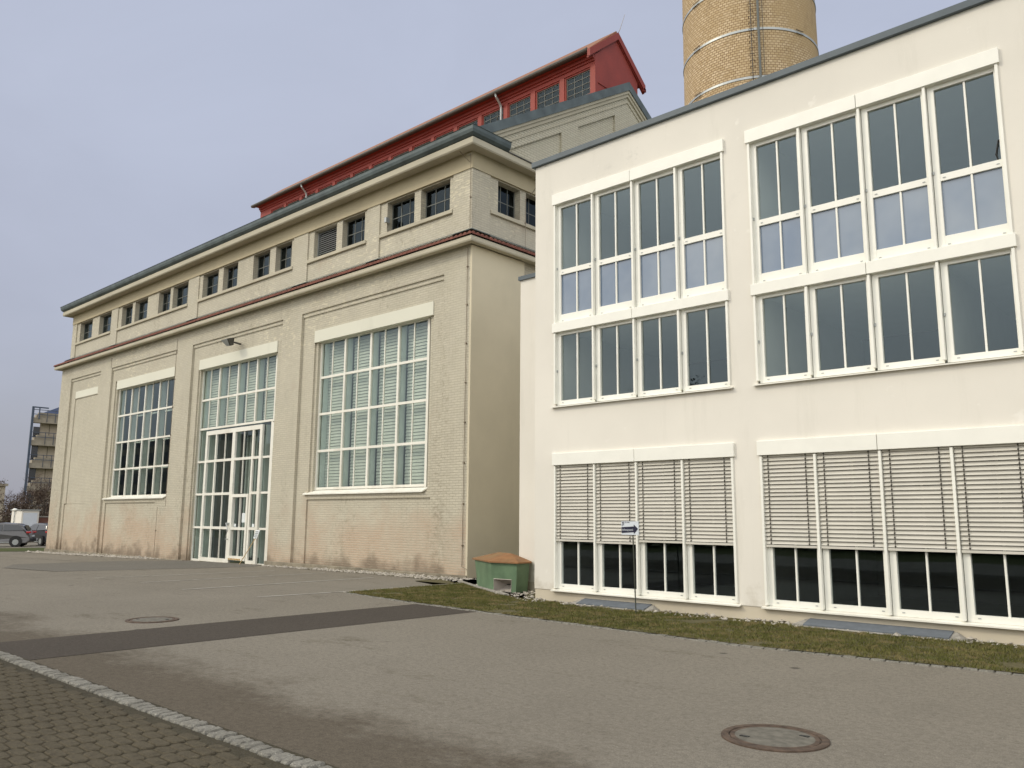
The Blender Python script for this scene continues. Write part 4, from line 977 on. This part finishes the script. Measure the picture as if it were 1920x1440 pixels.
# ------------------------------------------------------------------ manholes
def manhole(x, y, r, lb):
    t = empty('manhole_cover', (x, y, gz(x)), lb, 'manhole cover', 'round manhole covers in the asphalt'); z = gz(x)
    MB().lathe([(r, z-.03), (r, z+.010), (r*.985, z+.014), (r*.86, z+.014), (r*.85, z+.004), (r*.835, z-.02)], x, y, 56).build('frame_ring', 'rust', t)
    MB().lathe([(r*.83, z-.02), (r*.83, z+.010), (r*.80, z+.013), (r*.74, z+.012)], x, y, 56).build('cover_rim', 'rust', t)
    m = MB(); m.lathe([(r*.74, z+.012), (r*.5, z+.016), (.001, z+.017)], x, y, 48); m.build('concrete_infill', 'infill', t)
    m = MB()
    for s_ in (-1, 1):
        d_ = Vector((.72, .69, 0))*s_*r*.58; m.box(x+d_.x-.035, x+d_.x+.035, y+d_.y-.016, y+d_.y+.016, z+.010, z+.0195)
    m.build('lifting_slot', 'black', t)
manhole(-3.045, 6.305, .40, 'rust rimmed round manhole cover at the lower right, nearest the camera')
manhole(-13.48, 6.17, .40, 'rust rimmed round manhole cover beyond the dark asphalt strip')

# ------------------------------------------------------------------ cars
def paint(name, c):
    k = NM(name, .35, .5); k.col(c); k.b.inputs['Metallic'].default_value = .3; k.b.inputs['Coat Weight'].default_value = .7; k.b.inputs['Coat Roughness'].default_value = .05; return k.m
k = NM('car_glass', .04, .8); k.col((.015, .018, .022)); MT['car_glass'] = k.m
k = NM('tail_red', .2, .6); k.col((.45, .02, .02)); MT['tail_red'] = k.m
def car(loc, rz, mat, label, L=4.12, H=1.56, W=1.76):
    root = empty('parked_car', (0, 0, 0), label, 'car', 'cars parked beyond the grass verge')
    prof = [(-L/2, .42), (-L/2+.02, .62), (-L/2+.08, .86), (-L/2+.30, 1.08), (-L/2+.52, 1.40), (-L/2+.80, 1.51), (-.35, H), (.35, 1.52), (.75, 1.36), (1.2, 1.07), (1.62, .95), (L/2-.12, .80), (L/2, .58), (L/2-.03, .34)]
    low = [(L/2-.2, .24), (.3, .22), (-L/2+.25, .24)]
    pts = prof+low; ws = []
    for x, z in pts: ws.append(W/2*(1 if .4 < z < 1.0 else (.95 if z <= .4 else .95-.22*(z-1.0)/.56)) * (.90 if abs(x) > L/2-.1 else 1))
    n = len(pts); m = MB()
    V = []
    for s_ in (-1, 1):
        for (x, z), w_ in zip(pts, ws): V.append((x, s_*w_, z))
    mids = [(x, 0, z+(.03 if z > 1.3 else 0)) for x, z in pts]; V += mids
    F = [(i, (i+1) % n, 2*n+(i+1) % n, 2*n+i) for i in range(n)]+[(2*n+i, 2*n+(i+1) % n, n+(i+1) % n, n+i) for i in range(n)]
    F += [tuple(range(n))[::-1], tuple(range(n, 2*n))]
    m.add(V, F); body = m.build('body', mat, root, bevel=.05, smooth=False)
    def side(s_, pl_, nm, mt, off=.012):
        mm_ = MB(); vs = []
        for x, z in pl_:
            w_ = W/2*(.95-.22*(z-1.0)/.56 if z > 1.0 else 1); vs.append((x, s_*(w_+off), z))
        mm_.add(vs, [tuple(range(len(vs)))]); return mm_.build(nm, mt, root)
    for s_ in (-1, 1):
        side(s_, [(-1.62, 1.10), (-1.50, 1.36), (-1.25, 1.43), (-.42, 1.46), (-.42, 1.06)], 'side_window', 'car_glass'); side(s_, [(-.36, 1.06), (-.36, 1.46), (.30, 1.44), (.66, 1.32), (1.08, 1.06)], 'side_window', 'car_glass')
        for wx in (-1.22, 1.30):
            mm_ = MB(); 
            for q in range(20):
                a0, a1 = q*math.pi/10, (q+1)*math.pi/10
                mm_.add([(wx+.38*math.cos(a0), s_*W/2*1.004, .36+.38*math.sin(a0)), (wx+.38*math.cos(a1), s_*W/2*1.004, .36+.38*math.sin(a1)), (wx, s_*W/2*1.004, .36)], [(0, 1, 2)])
            mm_.build('wheel_arch', 'black', root)
            mm_ = MB(); mm_.tube([(wx, s_*(W/2-.20), .32), (wx, s_*(W/2+.012), .32)], .32, 24); wh = mm_.build('wheel', 'black', root)
            mm_ = MB(); mm_.tube([(wx, s_*(W/2-.05), .32), (wx, s_*(W/2+.024), .32)], .19, 10); mm_.build('rim', 'galv', wh)
        mm_ = MB(); mm_.box(-L/2-.01, -L/2+.26, s_*W/2*1.01, s_*(W/2-.24), .90, 1.02); mm_.build('tail_light', 'tail_red', root, bevel=.03)
        mm_ = MB(); mm_.box(.82, 1.0, s_*W/2, s_*(W/2+.18), 1.02, 1.16); mm_.build('wing_mirror', mat, root, bevel=.03)
        mm_ = MB(); mm_.box(L/2-.32, L/2-.03, s_*(W/2+.008), s_*(W/2-.35), .66, .80); mm_.build('headlight', 'galv', root, bevel=.03)
        mm_ = MB(); mm_.box(-.85, .95, s_*W/2*1.012, s_*W/2*.9, .28, .33); mm_.build('sill_trim', 'galv', root)
    mm_ = MB(); mm_.add([(-L/2+.285, -.62, 1.09), (-L/2+.285, .62, 1.09), (-L/2+.49, .56, 1.40), (-L/2+.49, -.56, 1.40)], [(0, 1, 2, 3)]); 
    for i in range(len(mm_.v)): mm_.v[i] = (mm_.v[i][0]-.03, mm_.v[i][1], mm_.v[i][2]+.01)
    mm_.build('rear_window', 'car_glass', root)
    mm_ = MB(); mm_.add([(.80, -.58, 1.37), (.80, .58, 1.37), (1.20, .68, 1.10), (1.20, -.68, 1.10)], [(0, 1, 2, 3)])
    for i in range(len(mm_.v)): mm_.v[i] = (mm_.v[i][0]+.02, mm_.v[i][1], mm_.v[i][2]+.02)
    mm_.build('windscreen', 'car_glass', root)
    MB().box(-L/2-.035, -L/2+.1, -.74, .74, .34, .56).build('bumper', 'black', root, bevel=.03)
    MB().box(-L/2-.02, -L/2+.1, -.26, .26, .66, .77).build('number_plate', 'paper', root)
    root.location = loc; root.rotation_euler = (0, 0, rz); return root
hd = math.atan2(-.867, -.491)
car((-63.2, 18.1, gz(-62)), hd, paint('silver_paint', (.095, .092, .092)), 'silver grey parked car with a red tail light, beyond the grass verge')
car((-65.1, 21.6, gz(-64)), math.pi+.12, paint('black_paint', (.02, .021, .025)), 'black parked car showing its rear window, half hidden by the brick hall')

# ------------------------------------------------------------------ trees
def tree(x, y, h, label, group, seed, crown='bare', spread=.36, mat='twig', lvl=5, dens=1., name='bare_tree', leafm='dead_leaf', lsz=.09):
    rnd = random.Random(seed); z0 = gz(x)-.1; t = empty(name, (x, y, z0), label, 'tree', group)
    tr = MB(); tw = MB(); lf = MB()
    def grow(p, d, L, r, lv):
        q = p; n = 3; pts = [p]
        for i in range(n):
            d = (d+Vector((rnd.uniform(-.14, .14), rnd.uniform(-.14, .14), rnd.uniform(-.04, .12)))).normalized(); q = q+d*L/n; pts.append(q)
        (tr if lv >= lvl-2 else tw).tube(pts, r, 6 if lv >= lvl-1 else 3, r*.6, cap=False)
        if lv <= 2 and crown != 'bare':
            for _ in range(int((7 if crown == 'leafy' else 2)*dens)):
                c_ = pts[rnd.randint(1, n)]+Vector((rnd.gauss(0, 1), rnd.gauss(0, 1), rnd.gauss(0, 1)))*L*.33; s_ = lsz*rnd.uniform(.6, 1.4)
                u = Vector((rnd.uniform(-1, 1), rnd.uniform(-1, 1), rnd.uniform(-1, 1))).normalized(); v = u.cross(Vector((rnd.uniform(-1, 1), rnd.uniform(-1, 1), rnd.uniform(-1, 1)))).normalized()
                lf.add([c_-u*s_, c_+v*s_*.7, c_+u*s_, c_-v*s_*.7], [(0, 1, 2, 3)])
        if lv <= 0: return
        kids = 3 if lv > 1 else 4
        for i in range(kids+(1 if rnd.random() < .4 else 0)):
            a_ = rnd.uniform(0, 6.28); up = rnd.uniform(.25, .9)
            nd = (d*up+Vector((math.cos(a_), math.sin(a_), rnd.uniform(-.1, .6)))*rnd.uniform(spread, spread*2)).normalized()
            grow(pts[rnd.randint(1, n)] if i else pts[-1], nd, L*rnd.uniform(.58, .80), r*.55, lv-1)
    grow(Vector((x, y, z0)), Vector((0, 0, 1)), h*.30, h*.016, lvl)
    tr.build('trunk', 'bark', t); tw.build('branches', mat, t)
    if lf.f: lf.build('crown', leafm, t)
    return t
G1 = 'trees beyond the parked cars'
tree(-91, 28.0, 8.2, 'tall bare winter tree left of the balcony building', G1, 11, 'bare', lvl=6)
tree(-80.5, 26.4, 7.0, 'brown leaved bushy tree in front of the balcony building', G1, 12, 'some', mat='twig', spread=.5, dens=2, lvl=5, lsz=.055)
tree(-89, 25.0, 6.8, 'brown tree at the far left picture edge', G1, 13, 'some', spread=.5, dens=1.5, lvl=5, lsz=.06)
tree(-84, 25.0, 5.0, 'small brown tree behind the silver car', G1, 14, 'some', spread=.5, dens=2, lvl=5, lsz=.055)
tree(-97, 30.5, 6.0, 'low bare tree just left of the balcony building', G1, 15, 'bare', lvl=5)
tree(-84, 28.9, 5.6, 'low brown tree half hidden by the hall corner', G1, 16, 'some', spread=.5, dens=2.5, lvl=5, lsz=.055)
G2 = 'trees across the road, seen only in the window reflections'
for i, (x, y, h) in enumerate(((-14.5, -25.5, 10.5), (-18.5, -24.5, 11.5), (-26, -26, 11.0), (-31, -25, 13.5), (-8, -26, 8.0), (-37, -27, 9), (-1, -25, 8))):
    tree(x, y, h, ('oak', 'taller', 'broad', 'thin', 'short', 'leaning', 'nearest')[i]+' winter tree across the road behind the camera, mirrored in the windows', G2, 30+i, 'some', dens=2, lvl=5, leafm='evergreen')
# dark hedge across the road (mirrored in the ground floor windows)
def leaf_mass(name, x0, x1, y0, y1, h, n, mat, seed, label, cat, s=.12, core='inside_dark'):
    rnd = random.Random(seed); root = empty(name, ((x0+x1)/2, (y0+y1)/2, gz((x0+x1)/2)), label, cat); m = MB()
    def top(x): return h*(.8+.25*noise.noise(Vector((x*.35, seed, 0)))+.12*noise.noise(Vector((x*1.3, seed, 0))))
    for _ in range(n):
        x = rnd.uniform(x0, x1); y = rnd.uniform(y0, y1); z = top(x)*rnd.random()**.6+gz(x); sc_ = s*rnd.uniform(.6, 1.5)
        u = Vector((rnd.uniform(-1, 1), rnd.uniform(-1, 1), rnd.uniform(-1, 1))).normalized(); v = u.cross(Vector((rnd.uniform(-1, 1), .3, rnd.uniform(-1, 1)))).normalized(); c_ = Vector((x, y, z))
        m.add([c_-u*sc_, c_+v*sc_*.7, c_+u*sc_, c_-v*sc_*.7], [(0, 1, 2, 3)])
    m.build('foliage', mat, root); return root
leaf_mass('hedge', -70, 25, -24, -21, 4.2, 26000, 'evergreen', 3, 'long dark evergreen hedge across the road behind the camera', 'hedge', s=.30)
leaf_mass('hedge', -98, -79.5, 23.5, 26.0, 1.1, 3500, 'dead_leaf', 5, 'low brown hedge behind the parked cars', 'hedge', s=.13)

# ------------------------------------------------------------------ far buildings
ob = empty('office_building', (-125, 45, -.6), 'distant beige office block with stepped balconies and a blue glass roof, behind the bare trees', 'building')
MT['office'] = simple('office_panel', (.42, .36, .27), .8, var=.06); MT['office_slab'] = simple('office_balcony', (.32, .28, .215), .85, var=.12); MT['office_dark'] = simple('office_glazing', (.012, .014, .02), .25, spec=.7)
MT['steel_blue'] = simple('blue_grey_steel', (.055, .075, .11), .5); MT['blue_glass'] = simple('blue_roof_glass', (.03, .06, .16), .2, spec=.8)
XO = -119.6; Yo = 36.95
m = MB(); m.prism([(XO, Yo+.8, -.8), (XO, 72, -.8), (XO-14, 76, -.8), (XO-14, Yo+5.2, -.8)], (0, 0, 14.9)); m.build('wall', 'office', ob)
m = MB(); m.prism([(XO+.1, Yo, -.8), (XO+.1, Yo+.8, -.8), (XO-14, Yo+5.2, -.8), (XO-14, Yo+4.45, -.8)], (0, 0, 13.9)); m.build('stair_glazing', 'office_dark', ob)
m = MB(); m.box(XO+1.3, XO+1.5, Yo-.75, Yo-.5, -.8, 15.6); m.box(XO+1.3, XO+1.5, Yo-.5, Yo+1.2, 15.45, 15.6); m.box(XO+1.3, XO+1.5, Yo+.1, Yo+.2, 14.0, 15.45); m.build('corner_column', 'steel_blue', ob)
for i in range(5):
    z = 14.1-i*2.95
    m = MB(); m.box(XO+.1, XO+1.2, Yo-.4, 71, z-.55, z+.1); m.box(XO+.1, XO+.9, Yo+.0, 71, z+.1, z+.5); m.box(XO+.1, XO+.8, Yo+.35, 71, z+.5, z+.85); m.build('balcony', 'office_slab', ob)
    m = MB()
    for dz in (1.0, 1.6): m.box(XO+1.22, XO+1.3, Yo-.5, 71, z+dz-.5, z+dz-.43)
    for q in range(30): m.box(XO+1.22, XO+1.30, Yo+1.15+q*1.0, Yo+1.20+q*1.0, z-.4, z+1.2)
    m.build('balcony_rail', 'steel_blue', ob)
    m = MB()
    for q in range(30): m.box(XO, XO+.03, Yo+1.95+q*1.0, Yo+2.0+q*1.0, z-2.3, z-.6)
    m.build('panel_joint', 'cord', ob)
m = MB(); m.prism([(XO-1, Yo+.9, 14.9), (XO-1, Yo+9, 19.0), (XO-1, Yo+9, 14.9)], (-6, 3, 0)); m.build('glass_roof', 'blue_glass', ob)
lo = empty('low_building', (-120, 24, -.6), 'low pale building behind the brown trees at the left edge', 'building')
MB().box(-128, -118, 18, 34, -1, 5.2).build('wall', 'office', lo); MB().box(-117.98, -117.9, 18.5, 33, 1.2, 2.6).build('window_band', 'office_dark', lo); MB().box(-128.2, -117.7, 17.8, 34.2, 5.2, 5.5).build('roof', 'office_slab', lo)
gr = empty('white_garage', (-77, 24, -.6), 'small white box shed behind the parked cars', 'shed')
MB().box(-78.5, -76.0, 23.28, 24.6, -.7, 2.0).build('wall', 'white_wall', gr, bevel=.03); MB().box(-75.985, -75.95, 23.4, 24.45, -.5, 1.8).build('door', 'signwhite', gr); MB().box(-78.6, -75.9, 23.2, 24.68, 2.0, 2.08).build('roof', 'galv', gr)
bw_ = empty('brick_wall', (-77.3, 29, -.6), 'red brick garden wall right of the white shed', 'wall')
MT['redbrick'] = brick('red_brick', (.20, .075, .05), (.16, .06, .04), (.2, .16, .13))
MB().box(-77.5, -77.1, 24.75, 34, -.8, 1.45).build('wall_body', 'redbrick', bw_); MB().box(-77.6, -77.0, 24.72, 34.1, 1.45, 1.54).build('wall_coping', 'concrete', bw_)
sl = empty('street_lamp', (-77.5, 23.2, gz(-77)), 'slim pale street lamp with a round head behind the silver car', 'street lamp')
MB().tube([(-77.5, 23.2, -.7), (-77.5, 23.2, 1.95)], .05, 8, .035).build('lamp_post', 'galv', sl)
MB().lathe([(.02, 1.95), (.2, 2.0), (.22, 2.06), (.10, 2.16), (.01, 2.18)], -77.5, 23.2, 16).build('lamp_head', 'white_metal', sl)
fn = empty('slat_fence', (-92, 25, -.6), 'dark fence with pale vertical slats behind the silver car', 'fence')
m = MB()
for i in range(16): m.box(-93.0, -92.94, 22.3+i*.45, 22.46+i*.45, -.6, 2.6)
m.build('slats', 'binrim', fn); MB().box(-93.1, -93.02, 22, 29.6, .2, .3).build('rail', 'dark_frame', fn)
# long office mirrored in the left tall window
rb = empty('mirrored_office', (-175, -30, -.6), 'long pale office far behind the camera, mirrored in the left tall window', 'building')
MB().box(-230, -122, -44, -30, -1, 13.5).build('wall', 'office', rb)
for i in range(4): MB().box(-229, -123, -29.98, -29.9, .6+i*3.3, 2.4+i*3.3).build('window_band', 'office_dark', rb)
MB().box(-190, -130, -42, -33, 13.5, 15.6).build('plant_room', 'office_dark', rb)
